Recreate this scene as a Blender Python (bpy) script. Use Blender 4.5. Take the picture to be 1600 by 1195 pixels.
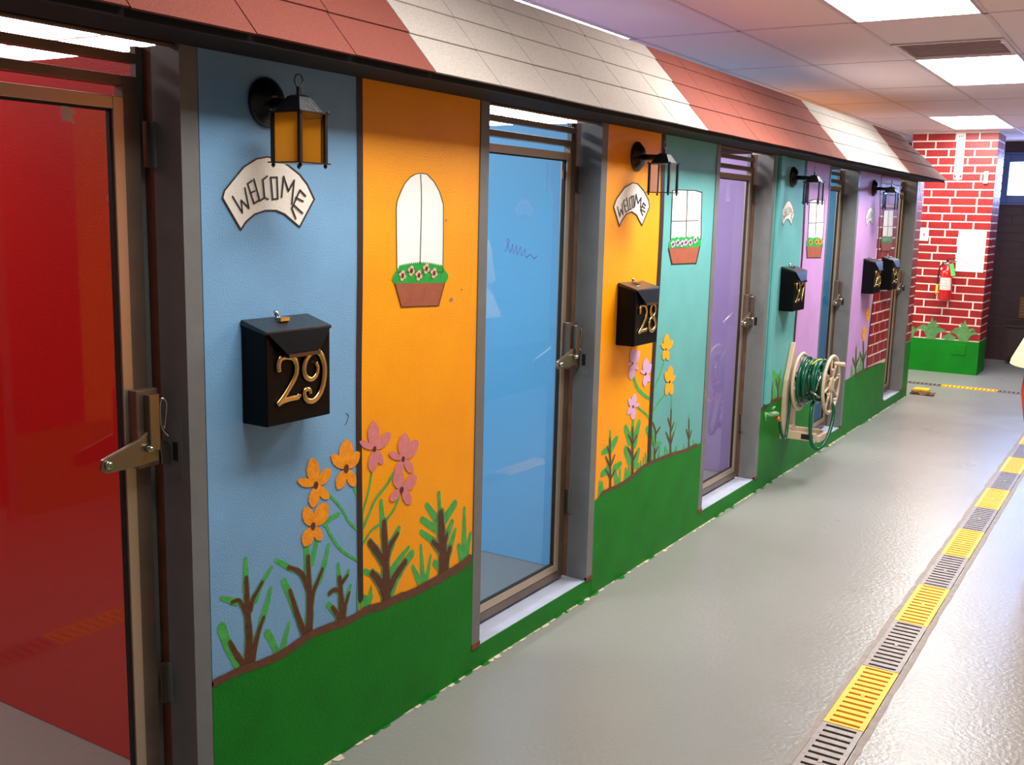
import bpy, bmesh, math, random
from mathutils import Matrix, Vector
random.seed(11)
for o in list(bpy.data.objects): bpy.data.objects.remove(o)
SC = bpy.context.scene
COL = SC.collection

# ------------------------------------------------------------------ camera
cam_data = bpy.data.cameras.new('camera'); cam = bpy.data.objects.new('camera', cam_data); COL.objects.link(cam)
cam_data.sensor_fit = 'HORIZONTAL'; cam_data.sensor_width = 36.0; cam_data.lens = 36.0 * 1619.63 / 1600.0
cam_data.clip_start = 0.05; cam_data.clip_end = 100
right = Vector((0.84647899, 0.53187669, 0.02409363)); up = Vector((-0.10632512, 0.12452801, 0.98650278))
fwd = Vector((-0.5216975, 0.83761564, -0.16196219))
M4 = Matrix.Identity(4)
for i in range(3): M4[i][0] = right[i]; M4[i][1] = up[i]; M4[i][2] = -fwd[i]
M4[0][3], M4[1][3], M4[2][3] = 1.8614, 0.0, 1.55
cam.matrix_world = M4
SC.camera = cam

# ------------------------------------------------------------------ world, light level
world = bpy.data.worlds.new('world'); SC.world = world; world.use_nodes = True
bg = world.node_tree.nodes['Background']; bg.inputs[0].default_value = (0.42, 0.58, 1.0, 1); bg.inputs[1].default_value = 6.0
PANEL_WATTS = 36.0        # radiance of the ceiling diffusers over the walkway
KENNEL_WATTS = 24.0        # and of those over the kennels
SC.view_settings.view_transform = 'Standard'; SC.view_settings.look = 'None'
SC.view_settings.exposure = 0.0; SC.view_settings.gamma = 1.0; SC.view_settings.use_curve_mapping = False
# daylight pressing in through the window of the back wall
dl = bpy.data.lights.new('daylight', 'AREA'); dl.shape = 'RECTANGLE'; dl.size = 1.1; dl.size_y = 0.5; dl.energy = 60; dl.color = (0.35, 0.48, 1.0)
dlo = bpy.data.objects.new('daylight', dl); COL.objects.link(dlo); dlo.location = (0.85, 13.35, 2.1); dlo.rotation_euler = (math.radians(-75), 0, 0)

# ------------------------------------------------------------------ materials
def s2l(c): return tuple((x/255/12.92 if x/255 <= 0.04045 else ((x/255+0.055)/1.055)**2.4) for x in c)
MATS = {}
def mat(name, rgb, rough=0.6, metal=0.0, var=0.0, vscale=8.0, bump=0.0, bscale=60.0, rvar=0.0, emit=0.0, spec=0.5, coat=0.0, var2=None):
    if name in MATS: return MATS[name]
    m = bpy.data.materials.new(name); m.use_nodes = True; nt = m.node_tree; b = nt.nodes['Principled BSDF']
    c = s2l(rgb); b.inputs['Base Color'].default_value = (*c, 1); b.inputs['Roughness'].default_value = rough
    b.inputs['Metallic'].default_value = metal; b.inputs['Specular IOR Level'].default_value = spec
    if coat: b.inputs['Coat Weight'].default_value = coat; b.inputs['Coat Roughness'].default_value = 0.08
    if emit: b.inputs['Emission Color'].default_value = (1.0, 0.965, 0.93, 1); b.inputs['Emission Strength'].default_value = emit
    tc = None
    if var or bump or rvar:
        tc = nt.nodes.new('ShaderNodeTexCoord')
    def noise(scale, det=4):
        n = nt.nodes.new('ShaderNodeTexNoise'); n.inputs['Scale'].default_value = scale; n.inputs['Detail'].default_value = det
        nt.links.new(tc.outputs['Object'], n.inputs['Vector']); return n
    if var:
        n = noise(vscale); mx = nt.nodes.new('ShaderNodeMix'); mx.data_type = 'RGBA'
        cr = nt.nodes.new('ShaderNodeValToRGB'); cr.color_ramp.elements[0].position = 0.3; cr.color_ramp.elements[1].position = 0.7
        nt.links.new(n.outputs['Fac'], cr.inputs['Fac']); nt.links.new(cr.outputs['Color'], mx.inputs['Factor'])
        d = s2l(var2) if var2 else tuple(x*(1-var) for x in c)
        l = c if var2 else tuple(min(1, x*(1+var)) for x in c)
        mx.inputs['A'].default_value = (*d, 1); mx.inputs['B'].default_value = (*l, 1)
        nt.links.new(mx.outputs['Result'], b.inputs['Base Color'])
    if rvar:
        n = noise(3.0, 6); mr = nt.nodes.new('ShaderNodeMapRange'); mr.inputs['To Min'].default_value = max(0.02, rough-rvar); mr.inputs['To Max'].default_value = rough+rvar
        mr.inputs['From Min'].default_value = 0.3; mr.inputs['From Max'].default_value = 0.7
        nt.links.new(n.outputs['Fac'], mr.inputs['Value']); nt.links.new(mr.outputs['Result'], b.inputs['Roughness'])
    if bump:
        n = noise(bscale, 3); bp = nt.nodes.new('ShaderNodeBump'); bp.inputs['Strength'].default_value = bump; bp.inputs['Distance'].default_value = 0.004
        nt.links.new(n.outputs['Fac'], bp.inputs['Height']); nt.links.new(bp.outputs['Normal'], b.inputs['Normal'])
    MATS[name] = m; return m
W_ = dict(rough=0.45, spec=0.3, bump=0.35, bscale=230, var=0.06, vscale=5)
mat('sky', (118, 166, 205), **W_); mat('orange', (255, 162, 0), **W_); mat('teal', (98, 170, 170), **W_)
mat('lavender', (196, 150, 208), **W_); mat('brick_red', (146, 17, 13), rough=0.4, bump=0.3, bscale=200, var=0.22, vscale=9)
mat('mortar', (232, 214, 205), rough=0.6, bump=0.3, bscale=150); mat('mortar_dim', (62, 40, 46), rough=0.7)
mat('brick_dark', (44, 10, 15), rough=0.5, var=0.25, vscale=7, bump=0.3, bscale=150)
PA = dict(rough=0.45, spec=0.3, bump=0.3, bscale=230)
mat('paint_bark', (88, 52, 32), var=0.25, vscale=60, **PA); mat('paint_black', (38, 32, 32), **PA); mat('paint_chip', (150, 125, 110), **PA)
mat('paint_cream', (240, 234, 222), **PA); mat('paint_dark', (52, 34, 30), **PA); mat('paint_lawn', (10, 120, 22), rough=0.5, spec=0.2, bump=0.4, bscale=150, var=0.12, vscale=6)
mat('paint_leaf', (70, 170, 78), var=0.2, vscale=40, **PA); mat('paint_leaf_bright', (30, 162, 62), var=0.15, vscale=60, **PA)
mat('paint_leaf_dull', (88, 138, 82), var=0.2, vscale=40, **PA); mat('paint_lilac', (214, 176, 220), **PA); mat('paint_orange', (255, 150, 20), **PA)
mat('paint_orange_dk', (244, 150, 26), var=0.15, vscale=50, **PA); mat('paint_orange_yel', (250, 170, 30), **PA); mat('paint_pink', (216, 128, 130), var=0.08, vscale=50, **PA)
mat('paint_pink_pale', (236, 182, 160), **PA); mat('paint_soil', (98, 62, 40), var=0.2, vscale=50, **PA); mat('paint_terracotta', (160, 88, 62), var=0.1, vscale=20, **PA)
mat('paint_white', (250, 252, 246), **PA)
mat('floor_epoxy', (138, 139, 134), rough=0.3, rvar=0.03, bump=0.45, bscale=60, var=0.05, vscale=1.0, spec=0.5)
mat('sill_grey', (165, 172, 190), rough=0.5, bump=0.3, bscale=90, var=0.08)
mat('wall_white', (196, 186, 184), rough=0.8, bump=0.2, bscale=120)
mat('ceiling_tile', (228, 208, 212), rough=0.95, bump=0.25, bscale=160, spec=0.1); mat('ceiling_bar', (206, 186, 190), rough=0.6)
mat('vent_grey', (214, 196, 200), rough=0.7); mat('fixture_white', (225, 215, 215), rough=0.5)
mat('diffuser', (255, 255, 255), emit=PANEL_WATTS); mat('diffuser_dim', (255, 255, 255), emit=17.0); mat('diffuser_low', (255, 255, 255), emit=5.0); mat('diffuser_kennel', (255, 255, 255), emit=KENNEL_WATTS)
mat('steel_grey', (108, 111, 111), rough=0.42, metal=0.0, bump=0.1, bscale=60, var=0.08, vscale=14)
mat('leaf_bead', (190, 172, 150), rough=0.32, metal=0.75); mat('leaf_stile', (120, 104, 90), rough=0.38, metal=0.7, var=0.15, vscale=10)
mat('gasket', (16, 14, 14), rough=0.6); mat('wood_brown', (98, 64, 38), rough=0.6, var=0.3, vscale=18); mat('rust', (120, 60, 30), rough=0.8, var=0.3, vscale=60)
mat('chrome', (205, 200, 190), rough=0.16, metal=1.0); mat('lever_metal', (138, 128, 112), rough=0.3, metal=0.9)
mat('black_metal', (12, 12, 14), rough=0.3, bump=0.15, bscale=120, spec=0.5); mat('mailbox_black', (9, 10, 12), rough=0.3, bump=0.1, bscale=140, spec=0.12); mat('mailbox_lid', (16, 17, 19), rough=0.3, bump=0.25, bscale=160, spec=0.7); mat('mailbox_lip', (30, 31, 34), rough=0.14, spec=0.9); mat('mirror', (200, 200, 195), rough=0.05, metal=1.0)
mat('brass', (205, 178, 118), rough=0.25, metal=1.0)
mat('roof_black', (14, 12, 13), rough=0.85)
mat('shingle_brown', (110, 50, 36), rough=0.9, var=0.25, vscale=300, bump=0.7, bscale=320); mat('shingle_grey', (160, 152, 144), rough=0.9, var=0.25, vscale=300, bump=0.7, bscale=320)
mat('grate_yellow', (250, 190, 0), rough=0.5); mat('grate_metal', (132, 124, 118), rough=0.45, metal=0.4, var=0.2, vscale=40); mat('drain_dark', (10, 9, 9), rough=0.8)
mat('drain_edge', (142, 132, 122), rough=0.6, var=0.15, vscale=30); mat('crumb', (205, 194, 168), rough=0.8, var=0.2, vscale=80)
mat('kennel_red', (196, 26, 24), rough=0.4, bump=0.2, bscale=200); mat('kennel_blue', (112, 184, 226), rough=0.4, bump=0.2, bscale=200)
mat('kennel_purple', (152, 132, 182), rough=0.4, bump=0.2, bscale=200); mat('kennel_cyan', (50, 146, 190), rough=0.4, bump=0.2, bscale=200); mat('kennel_gold', (216, 156, 20), rough=0.4, bump=0.2, bscale=200)
mat('cream_plastic', (200, 178, 150), rough=0.4); mat('hose_green', (8, 84, 60), rough=0.25); mat('hose_yellow', (190, 190, 40), rough=0.4)
mat('tap_green', (110, 160, 110), rough=0.4, var=0.2, vscale=60); mat('orange_plastic', (220, 110, 60), rough=0.4)
mat('ext_red', (226, 14, 18), rough=0.2, coat=0.5); mat('label_white', (222, 206, 200), rough=0.5); mat('label_grey', (120, 105, 105), rough=0.6); mat('rubber', (18, 17, 18), rough=0.5)
mat('tag_green', (50, 190, 70), rough=0.6); mat('tag_yellow', (236, 190, 60), rough=0.6); mat('paper', (236, 224, 222), rough=0.8); mat('plate_cream', (226, 214, 196), rough=0.5)
mat('sign_purple', (110, 40, 70), rough=0.6); mat('window_frame', (60, 80, 130), rough=0.4); mat('skin', (214, 160, 130), rough=0.5); mat('hair', (60, 40, 28), rough=0.6)
mat('shirt_cream', (250, 222, 160), rough=0.9, bump=0.2, bscale=200); mat('trouser_rust', (190, 66, 30), rough=0.9); mat('shoe_dark', (40, 36, 36), rough=0.5)
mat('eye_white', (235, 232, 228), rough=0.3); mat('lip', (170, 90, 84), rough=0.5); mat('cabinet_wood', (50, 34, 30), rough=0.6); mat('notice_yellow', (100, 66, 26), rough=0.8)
mat('sponge_yellow', (240, 186, 20), rough=0.9, bump=0.5, bscale=200); mat('scrap_brown', (120, 84, 60), rough=0.9); mat('scribble', (80, 70, 170), rough=0.5); mat('tape', (236, 196, 180), rough=0.8)
mat('door_opposite', (150, 20, 18), rough=0.35)
def glass_mat(name, tint, ior):
    m = bpy.data.materials.new(name); m.use_nodes = True; nt = m.node_tree; nt.nodes.clear()
    out = nt.nodes.new('ShaderNodeOutputMaterial'); mx = nt.nodes.new('ShaderNodeMixShader'); tr = nt.nodes.new('ShaderNodeBsdfTransparent')
    gl = nt.nodes.new('ShaderNodeBsdfGlossy'); fr = nt.nodes.new('ShaderNodeFresnel'); fr.inputs['IOR'].default_value = ior
    tr.inputs['Color'].default_value = (*tint, 1); gl.inputs['Roughness'].default_value = 0.02; gl.inputs['Color'].default_value = (1, 1, 1, 1)
    nt.links.new(fr.outputs[0], mx.inputs[0]); nt.links.new(tr.outputs[0], mx.inputs[1]); nt.links.new(gl.outputs[0], mx.inputs[2]); nt.links.new(mx.outputs[0], out.inputs[0])
    MATS[name] = m
am = bpy.data.materials.new('orange_reflection_glass'); am.use_nodes = True; _b = am.node_tree.nodes['Principled BSDF']; _b.inputs['Base Color'].default_value = (1.0, 0.36, 0.01, 1); _b.inputs['Roughness'].default_value = 0.12  # orange reflection painted into the pane colour of the nearest lantern
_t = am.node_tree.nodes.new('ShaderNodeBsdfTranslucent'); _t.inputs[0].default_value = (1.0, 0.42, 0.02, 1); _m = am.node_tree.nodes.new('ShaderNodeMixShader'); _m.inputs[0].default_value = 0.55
_o = am.node_tree.nodes['Material Output']; am.node_tree.links.new(_b.outputs[0], _m.inputs[1]); am.node_tree.links.new(_t.outputs[0], _m.inputs[2]); am.node_tree.links.new(_m.outputs[0], _o.inputs[0]); MATS['orange_reflection_glass'] = am
glass_mat('pane_glass', (0.95, 0.97, 0.97), 1.42); glass_mat('yellow_reflection_glass', (0.85, 0.72, 0.12), 1.5); glass_mat('lantern_glass', (0.97, 0.97, 0.96), 1.5)  # the yellow tint stands in for a reflection in the farther lanterns

# ------------------------------------------------------------------ mesh helpers
class MB:
    def __init__(s): s.v = []; s.f = []; s.m = []; s.mats = []; s.sm = []
    def mi(s, m):
        if m not in s.mats: s.mats.append(m)
        return s.mats.index(m)
    def face(s, idx, m, sm=False): s.f.append(idx); s.m.append(s.mi(m)); s.sm.append(sm)
    def poly(s, pts, m, sm=False):
        n = len(s.v); s.v += [tuple(p) for p in pts]; s.face(list(range(n, n+len(pts))), m, sm)
    def box(s, a, b, m):
        x0, y0, z0 = a; x1, y1, z1 = b; n = len(s.v)
        s.v += [(x0,y0,z0),(x1,y0,z0),(x1,y1,z0),(x0,y1,z0),(x0,y0,z1),(x1,y0,z1),(x1,y1,z1),(x0,y1,z1)]
        for q in ((0,3,2,1),(4,5,6,7),(0,1,5,4),(1,2,6,5),(2,3,7,6),(3,0,4,7)): s.face([n+i for i in q], m)
        return s
    def hexa(s, bot, top, m):
        n = len(s.v); s.v += [tuple(p) for p in bot] + [tuple(p) for p in top]
        for q in ((0,3,2,1),(4,5,6,7),(0,1,5,4),(1,2,6,5),(2,3,7,6),(3,0,4,7)): s.face([n+i for i in q], m)
        return s
    def prism(s, prof, axis, a, b, m):
        """prof: list of 2D points in the plane across axis (X: y,z; Y: x,z; Z: x,y)"""
        def P(p, t): return (t, p[0], p[1]) if axis == 'X' else ((p[0], t, p[1]) if axis == 'Y' else (p[0], p[1], t))
        n = len(s.v); k = len(prof); s.v += [P(p, a) for p in prof] + [P(p, b) for p in prof]
        s.face([n+i for i in range(k)][::-1], m); s.face([n+k+i for i in range(k)], m)
        for i in range(k): j = (i+1) % k; s.face([n+i, n+j, n+k+j, n+k+i], m)
        return s
    def tube(s, pts, r, m, seg=8, closed=False, flat=None, cap=True):
        pts = [Vector(p) for p in pts]; n = len(pts); rr = r if isinstance(r, (list, tuple)) else [r]*n
        rings = []; prev = None
        for i, p in enumerate(pts):
            a = pts[(i-1) % n] if (closed or i > 0) else p; b = pts[(i+1) % n] if (closed or i < n-1) else p
            t = (b-a).normalized()
            if prev is None:
                ref = Vector((0, 0, 1)) if abs(t.z) < 0.9 else Vector((1, 0, 0)); u = t.cross(ref).normalized()
            else:
                u = (prev - t*prev.dot(t)).normalized()
            prev = u; w = t.cross(u); base = len(s.v)
            for k in range(seg):
                an = 2*math.pi*k/seg; q = u*math.cos(an)*rr[i] + w*math.sin(an)*rr[i]
                if flat: q = Vector((q.x*flat[0], q.y*flat[1], q.z*flat[2]))
                s.v.append(tuple(p+q))
            rings.append(base)
        for i in range(n if closed else n-1):
            A, B = rings[i], rings[(i+1) % n]
            for k in range(seg): s.face([A+k, A+(k+1) % seg, B+(k+1) % seg, B+k], m, True)
        if not closed and cap:
            s.face([rings[0]+k for k in range(seg)][::-1], m); s.face([rings[-1]+k for k in range(seg)], m)
        return s
    def lathe(s, prof, o, axis, m, seg=20, sm=True):
        """prof: (radius, along) from point o along axis letter"""
        base = []
        for r, h in prof:
            base.append(len(s.v))
            for k in range(seg):
                a = 2*math.pi*k/seg; c, d = r*math.cos(a), r*math.sin(a)
                s.v.append((o[0]+h, o[1]+c, o[2]+d) if axis == 'X' else ((o[0]+c, o[1]+h, o[2]+d) if axis == 'Y' else (o[0]+c, o[1]+d, o[2]+h)))
        for A, B in zip(base[:-1], base[1:]):
            for k in range(seg): s.face([A+k, A+(k+1) % seg, B+(k+1) % seg, B+k], m, sm)
        s.face([base[0]+k for k in range(seg)][::-1], m); s.face([base[-1]+k for k in range(seg)], m)
        return s
    def loft(s, rings, m, cap=True, seg=None):
        bases = []
        for ring in rings: bases.append(len(s.v)); s.v += [tuple(p) for p in ring]
        k = len(rings[0])
        for A, B in zip(bases[:-1], bases[1:]):
            for i in range(k): s.face([A+i, A+(i+1) % k, B+(i+1) % k, B+i], m, True)
        if cap: s.face([bases[0]+i for i in range(k)][::-1], m); s.face([bases[-1]+i for i in range(k)], m)
        return s
    def mesh(s, name):
        me = bpy.data.meshes.new(name); me.from_pydata(s.v, [], s.f)
        for m in s.mats: me.materials.append(MATS[m])
        me.polygons.foreach_set('material_index', s.m); me.polygons.foreach_set('use_smooth', s.sm); me.update()
        return me
    def build(s, name, parent=None, loc=None, bevel=0.0, fix=True):
        me = s.mesh(name)
        if fix:
            bm = bmesh.new(); bm.from_mesh(me); bmesh.ops.recalc_face_normals(bm, faces=bm.faces); bm.to_mesh(me); bm.free()
        o = bpy.data.objects.new(name, me); COL.objects.link(o)
        if parent: o.parent = parent
        if loc: o.location = loc
        if bevel:
            b = o.modifiers.new('bevel', 'BEVEL'); b.width = bevel; b.segments = 2; b.limit_method = 'ANGLE'
        return o
def link(name, me, parent=None, loc=(0, 0, 0)):
    o = bpy.data.objects.new(name, me); COL.objects.link(o); o.parent = parent; o.location = loc; return o
def tag(o, label=None, cat=None, group=None, kind=None):
    if label: o['label'] = label
    if cat: o['category'] = cat
    if group: o['group'] = group
    if kind: o['kind'] = kind
    return o
def thing(name, label, cat, loc=(0, 0, 0), group=None, kind=None):
    o = bpy.data.objects.new(name, None); COL.objects.link(o); o.location = loc; o.empty_display_size = 0.05
    return tag(o, label, cat, group, kind)
def copy_tree(o, parent=None):
    c = o.copy(); COL.objects.link(c)
    if parent: c.parent = parent
    for ch in [x for x in bpy.data.objects if x.parent == o]: copy_tree(ch, c)
    return c
def catmull(pts, n=5, closed=False):
    out = []; k = len(pts); idx = range(k if closed else k-1)
    for i in idx:
        g = (lambda j: pts[j % k]) if closed else (lambda j: pts[max(0, min(k-1, j))])
        a, b, c, d = g(i-1), g(i), g(i+1), g(i+2)
        for q in range(n):
            t = q/n
            out.append(tuple(0.5*(2*b[e]+(c[e]-a[e])*t+(2*a[e]-5*b[e]+4*c[e]-d[e])*t*t+(3*b[e]-a[e]-3*c[e]+d[e])*t**3) for e in range(len(b))))
    if not closed: out.append(tuple(pts[-1]))
    return out

MURAL_PAINTS = ['paint_bark', 'paint_black', 'paint_chip', 'paint_cream', 'paint_dark', 'paint_lawn', 'paint_leaf', 'paint_leaf_bright', 'paint_leaf_dull', 'paint_lilac', 'paint_orange', 'paint_orange_dk', 'paint_orange_yel', 'paint_pink', 'paint_pink_pale', 'paint_soil', 'paint_terracotta', 'paint_white']
MURAL = [
('sky', 'painted_stripe', 'dark brown stripe between blue and orange paint', [
(4,4,'s',[4370,3827,47,4376,3357,46,4376,2775,46,4365,2139,46,4371,1552,46,4382,884,47]),
]),
('orange_near', 'painted_scratch', 'small grey chips in the orange paint', [
(2,2,'d',[5240,2557,18,12]),
(2,2,'d',[5174,3043,9,8]),
(2,2,'d',[5351,2615,9,5]),
]),
('sky', 'painted_scratch', 'curved dark scratch below the mailbox', [
(4,2,'s',[4260,1992,3,4279,1973,4,4269,1945,4,4253,1926,4]),
]),
('orange_far', 'painted_stripe', 'dark brown stripe between orange and teal paint', [
(4,4,'s',[8311,3809,79,8348,3140,78,8344,2590,76,8318,1863,74,8313,1289,73,8319,927,71]),
]),
('teal', 'painted_stripe', 'black stripe between teal and lavender paint', [
(4,4,'s',[12434,3778,64,12516,2664,65,12435,1895,66,12438,1425,66,12458,1106,67]),
]),
('lavender', 'painted_stripe', 'black stripe between lavender and brick paint', [
(4,4,'s',[16228,3764,56,16394,2577,58,16248,1317,58,16264,900,59]),
]),
('sky', 'painted_banner', 'white arched banner painted with WELCOME above mailbox 29', [
(3,2,'g',[3405,3132,3418,3167,3472,3218,3540,3280,3623,3322,3693,3335,3765,3330,3838,3299,3912,3261,3966,3215,4017,3142,3909,3001,3856,3033,3804,3064,3746,3081,3674,3080,3603,3061,3548,3026,3513,2988]),
(4,3,'s',[3405,3132,9,3418,3167,9]),
(4,3,'s',[3418,3167,8,3472,3218,8]),
(4,3,'s',[3472,3218,8,3540,3280,8]),
(4,3,'s',[3540,3280,7,3623,3322,8]),
(4,3,'s',[3623,3322,7,3693,3335,7]),
(4,3,'s',[3693,3335,7,3765,3330,7]),
(4,3,'s',[3765,3330,8,3838,3299,9]),
(4,3,'s',[3838,3299,9,3912,3261,9]),
(4,3,'s',[3912,3261,10,3966,3215,10]),
(4,3,'s',[3966,3215,10,4017,3142,11]),
(4,3,'s',[4017,3142,10,3909,3001,10]),
(4,3,'s',[3909,3001,9,3856,3033,9]),
(4,3,'s',[3856,3033,9,3804,3064,9]),
(4,3,'s',[3804,3064,8,3746,3081,8]),
(4,3,'s',[3746,3081,7,3674,3080,7]),
(4,3,'s',[3674,3080,7,3603,3061,7]),
(4,3,'s',[3603,3061,8,3548,3026,8]),
(4,3,'s',[3548,3026,9,3513,2988,9]),
(4,3,'s',[3513,2988,9,3405,3132,9]),
(1,4,'s',[3465,3141,9,3524,3067,9]),
(1,4,'s',[3524,3067,9,3518,3125,9]),
(1,4,'s',[3518,3125,8,3566,3089,9]),
(1,4,'s',[3566,3089,10,3542,3183,9]),
(1,4,'s',[3560,3203,9,3599,3112,10]),
(1,4,'s',[3599,3112,8,3630,3126,8]),
(1,4,'s',[3560,3203,8,3588,3218,8]),
(1,4,'s',[3575,3160,7,3606,3171,7]),
(1,4,'s',[3600,3225,10,3637,3125,10]),
(1,4,'s',[3637,3125,8,3664,3138,8]),
(1,4,'s',[3689,3244,8,3659,3225,8]),
(1,4,'s',[3659,3225,10,3668,3142,10]),
(1,4,'s',[3668,3142,8,3692,3134,8]),
(1,4,'s',[3711,3239,7,3753,3241,7]),
(1,4,'s',[3753,3241,10,3757,3138,10]),
(1,4,'s',[3757,3138,7,3722,3135,7]),
(1,4,'s',[3722,3135,10,3711,3239,10]),
(1,4,'s',[3783,3147,10,3798,3247,10]),
(1,4,'s',[3798,3247,10,3830,3177,10]),
(1,4,'s',[3830,3177,10,3871,3231,10]),
(1,4,'s',[3871,3231,10,3853,3117,10]),
(1,4,'s',[3911,3184,10,3852,3094,10]),
(1,4,'s',[3852,3094,10,3879,3043,10]),
(1,4,'s',[3911,3184,9,3951,3156,10]),
(1,4,'s',[3880,3147,8,3934,3129,8]),
(1,4,'s',[3862,3112,9,3928,3070,9]),
]),
('orange_far', 'painted_banner', 'white arched banner painted with WELCOME above mailbox 28', [
(3,2,'g',[7419,3161,7464,3224,7599,3315,7742,3358,7833,3355,7962,3301,8065,3225,8086,3172,7954,3018,7910,3051,7843,3103,7750,3128,7648,3107,7566,3049,7534,3011]),
(4,3,'s',[7419,3161,13,7464,3224,14]),
(4,3,'s',[7464,3224,12,7599,3315,13]),
(4,3,'s',[7599,3315,9,7742,3358,10]),
(4,3,'s',[7742,3358,7,7833,3355,7]),
(4,3,'s',[7833,3355,12,7962,3301,12]),
(4,3,'s',[7962,3301,14,8065,3225,14]),
(4,3,'s',[8065,3225,16,8086,3172,16]),
(4,3,'s',[8086,3172,15,7954,3018,15]),
(4,3,'s',[7954,3018,14,7910,3051,14]),
(4,3,'s',[7910,3051,14,7843,3103,14]),
(4,3,'s',[7843,3103,10,7750,3128,10]),
(4,3,'s',[7750,3128,9,7648,3107,9]),
(4,3,'s',[7648,3107,13,7566,3049,13]),
(4,3,'s',[7566,3049,14,7534,3011,14]),
(4,3,'s',[7534,3011,14,7419,3161,13]),
(1,4,'s',[7483,3164,12,7533,3087,13]),
(1,4,'s',[7533,3087,13,7548,3144,13]),
(1,4,'s',[7548,3144,12,7590,3103,12]),
(1,4,'s',[7590,3103,13,7564,3191,13]),
(1,4,'s',[7616,3221,10,7586,3208,10]),
(1,4,'s',[7586,3208,13,7634,3124,13]),
(1,4,'s',[7634,3124,9,7680,3137,9]),
(1,4,'s',[7609,3170,8,7644,3177,8]),
(1,4,'s',[7641,3237,13,7689,3140,13]),
(1,4,'s',[7689,3140,9,7721,3149,9]),
(1,4,'s',[7729,3249,11,7692,3229,11]),
(1,4,'s',[7692,3229,13,7721,3149,13]),
(1,4,'s',[7721,3149,7,7747,3153,7]),
(1,4,'s',[7740,3253,6,7773,3254,6]),
(1,4,'s',[7773,3254,14,7785,3164,14]),
(1,4,'s',[7785,3164,6,7752,3164,6]),
(1,4,'s',[7752,3164,13,7740,3253,13]),
(1,4,'s',[7796,3174,14,7814,3268,14]),
(1,4,'s',[7814,3268,13,7858,3197,13]),
(1,4,'s',[7858,3197,13,7912,3245,13]),
(1,4,'s',[7912,3245,14,7907,3169,14]),
(1,4,'s',[7959,3204,13,7909,3149,13]),
(1,4,'s',[7909,3149,13,7958,3101,13]),
(1,4,'s',[7959,3204,11,8006,3181,11]),
(1,4,'s',[7937,3177,10,7992,3160,10]),
(1,4,'s',[7921,3151,9,8002,3128,9]),
]),
('teal', 'painted_banner', 'white arched banner painted with WELCOME above mailbox 27', [
(3,2,'g',[11623,3142,11633,3170,11674,3212,11725,3261,11788,3295,11840,3306,11895,3302,11950,3277,12005,3246,12046,3209,12085,3150,12003,3037,11963,3062,11924,3087,11880,3101,11826,3100,11772,3085,11731,3057,11705,3026]),
(4,3,'s',[11623,3142,7,11633,3170,7]),
(4,3,'s',[11633,3170,6,11674,3212,6]),
(4,3,'s',[11674,3212,6,11725,3261,6]),
(4,3,'s',[11725,3261,5,11788,3295,6]),
(4,3,'s',[11788,3295,5,11840,3306,5]),
(4,3,'s',[11840,3306,5,11895,3302,5]),
(4,3,'s',[11895,3302,6,11950,3277,7]),
(4,3,'s',[11950,3277,7,12005,3246,7]),
(4,3,'s',[12005,3246,7,12046,3209,7]),
(4,3,'s',[12046,3209,7,12085,3150,8]),
(4,3,'s',[12085,3150,7,12003,3037,7]),
(4,3,'s',[12003,3037,7,11963,3062,7]),
(4,3,'s',[11963,3062,7,11924,3087,7]),
(4,3,'s',[11924,3087,6,11880,3101,6]),
(4,3,'s',[11880,3101,5,11826,3100,5]),
(4,3,'s',[11826,3100,5,11772,3085,5]),
(4,3,'s',[11772,3085,6,11731,3057,6]),
(4,3,'s',[11731,3057,7,11705,3026,7]),
(4,3,'s',[11705,3026,7,11623,3142,7]),
(1,4,'s',[11668,3149,7,11713,3090,7]),
(1,4,'s',[11713,3090,7,11708,3137,7]),
(1,4,'s',[11708,3137,6,11745,3108,7]),
(1,4,'s',[11745,3108,7,11726,3183,7]),
(1,4,'s',[11740,3199,7,11769,3126,7]),
(1,4,'s',[11769,3126,6,11793,3137,6]),
(1,4,'s',[11740,3199,6,11761,3212,6]),
(1,4,'s',[11751,3165,5,11775,3174,5]),
(1,4,'s',[11770,3217,7,11798,3137,7]),
(1,4,'s',[11798,3137,6,11818,3147,6]),
(1,4,'s',[11837,3232,6,11815,3217,6]),
(1,4,'s',[11815,3217,7,11821,3150,7]),
(1,4,'s',[11821,3150,6,11840,3144,6]),
(1,4,'s',[11854,3228,5,11886,3230,5]),
(1,4,'s',[11886,3230,7,11889,3147,7]),
(1,4,'s',[11889,3147,5,11862,3145,5]),
(1,4,'s',[11862,3145,7,11854,3228,7]),
(1,4,'s',[11908,3154,7,11919,3235,7]),
(1,4,'s',[11919,3235,7,11944,3178,7]),
(1,4,'s',[11944,3178,7,11975,3222,7]),
(1,4,'s',[11975,3222,7,11961,3130,7]),
(1,4,'s',[12005,3184,7,11960,3112,7]),
(1,4,'s',[11960,3112,7,11981,3070,7]),
(1,4,'s',[12005,3184,7,12035,3162,7]),
(1,4,'s',[11981,3154,6,12022,3140,6]),
(1,4,'s',[11968,3126,7,12018,3092,7]),
]),
('lavender', 'painted_banner', 'small white arched banner painted with WELCOME above mailbox 26', [
(3,2,'g',[15484,3143,15495,3171,15539,3210,15595,3259,15664,3291,15721,3302,15780,3298,15840,3274,15901,3244,15946,3208,15988,3151,15899,3041,15855,3066,15812,3090,15765,3104,15706,3103,15647,3088,15602,3061,15573,3031]),
(4,3,'s',[15484,3143,7,15495,3171,7]),
(4,3,'s',[15495,3171,6,15539,3210,6]),
(4,3,'s',[15539,3210,6,15595,3259,6]),
(4,3,'s',[15595,3259,6,15664,3291,6]),
(4,3,'s',[15664,3291,6,15721,3302,6]),
(4,3,'s',[15721,3302,6,15780,3298,6]),
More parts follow.
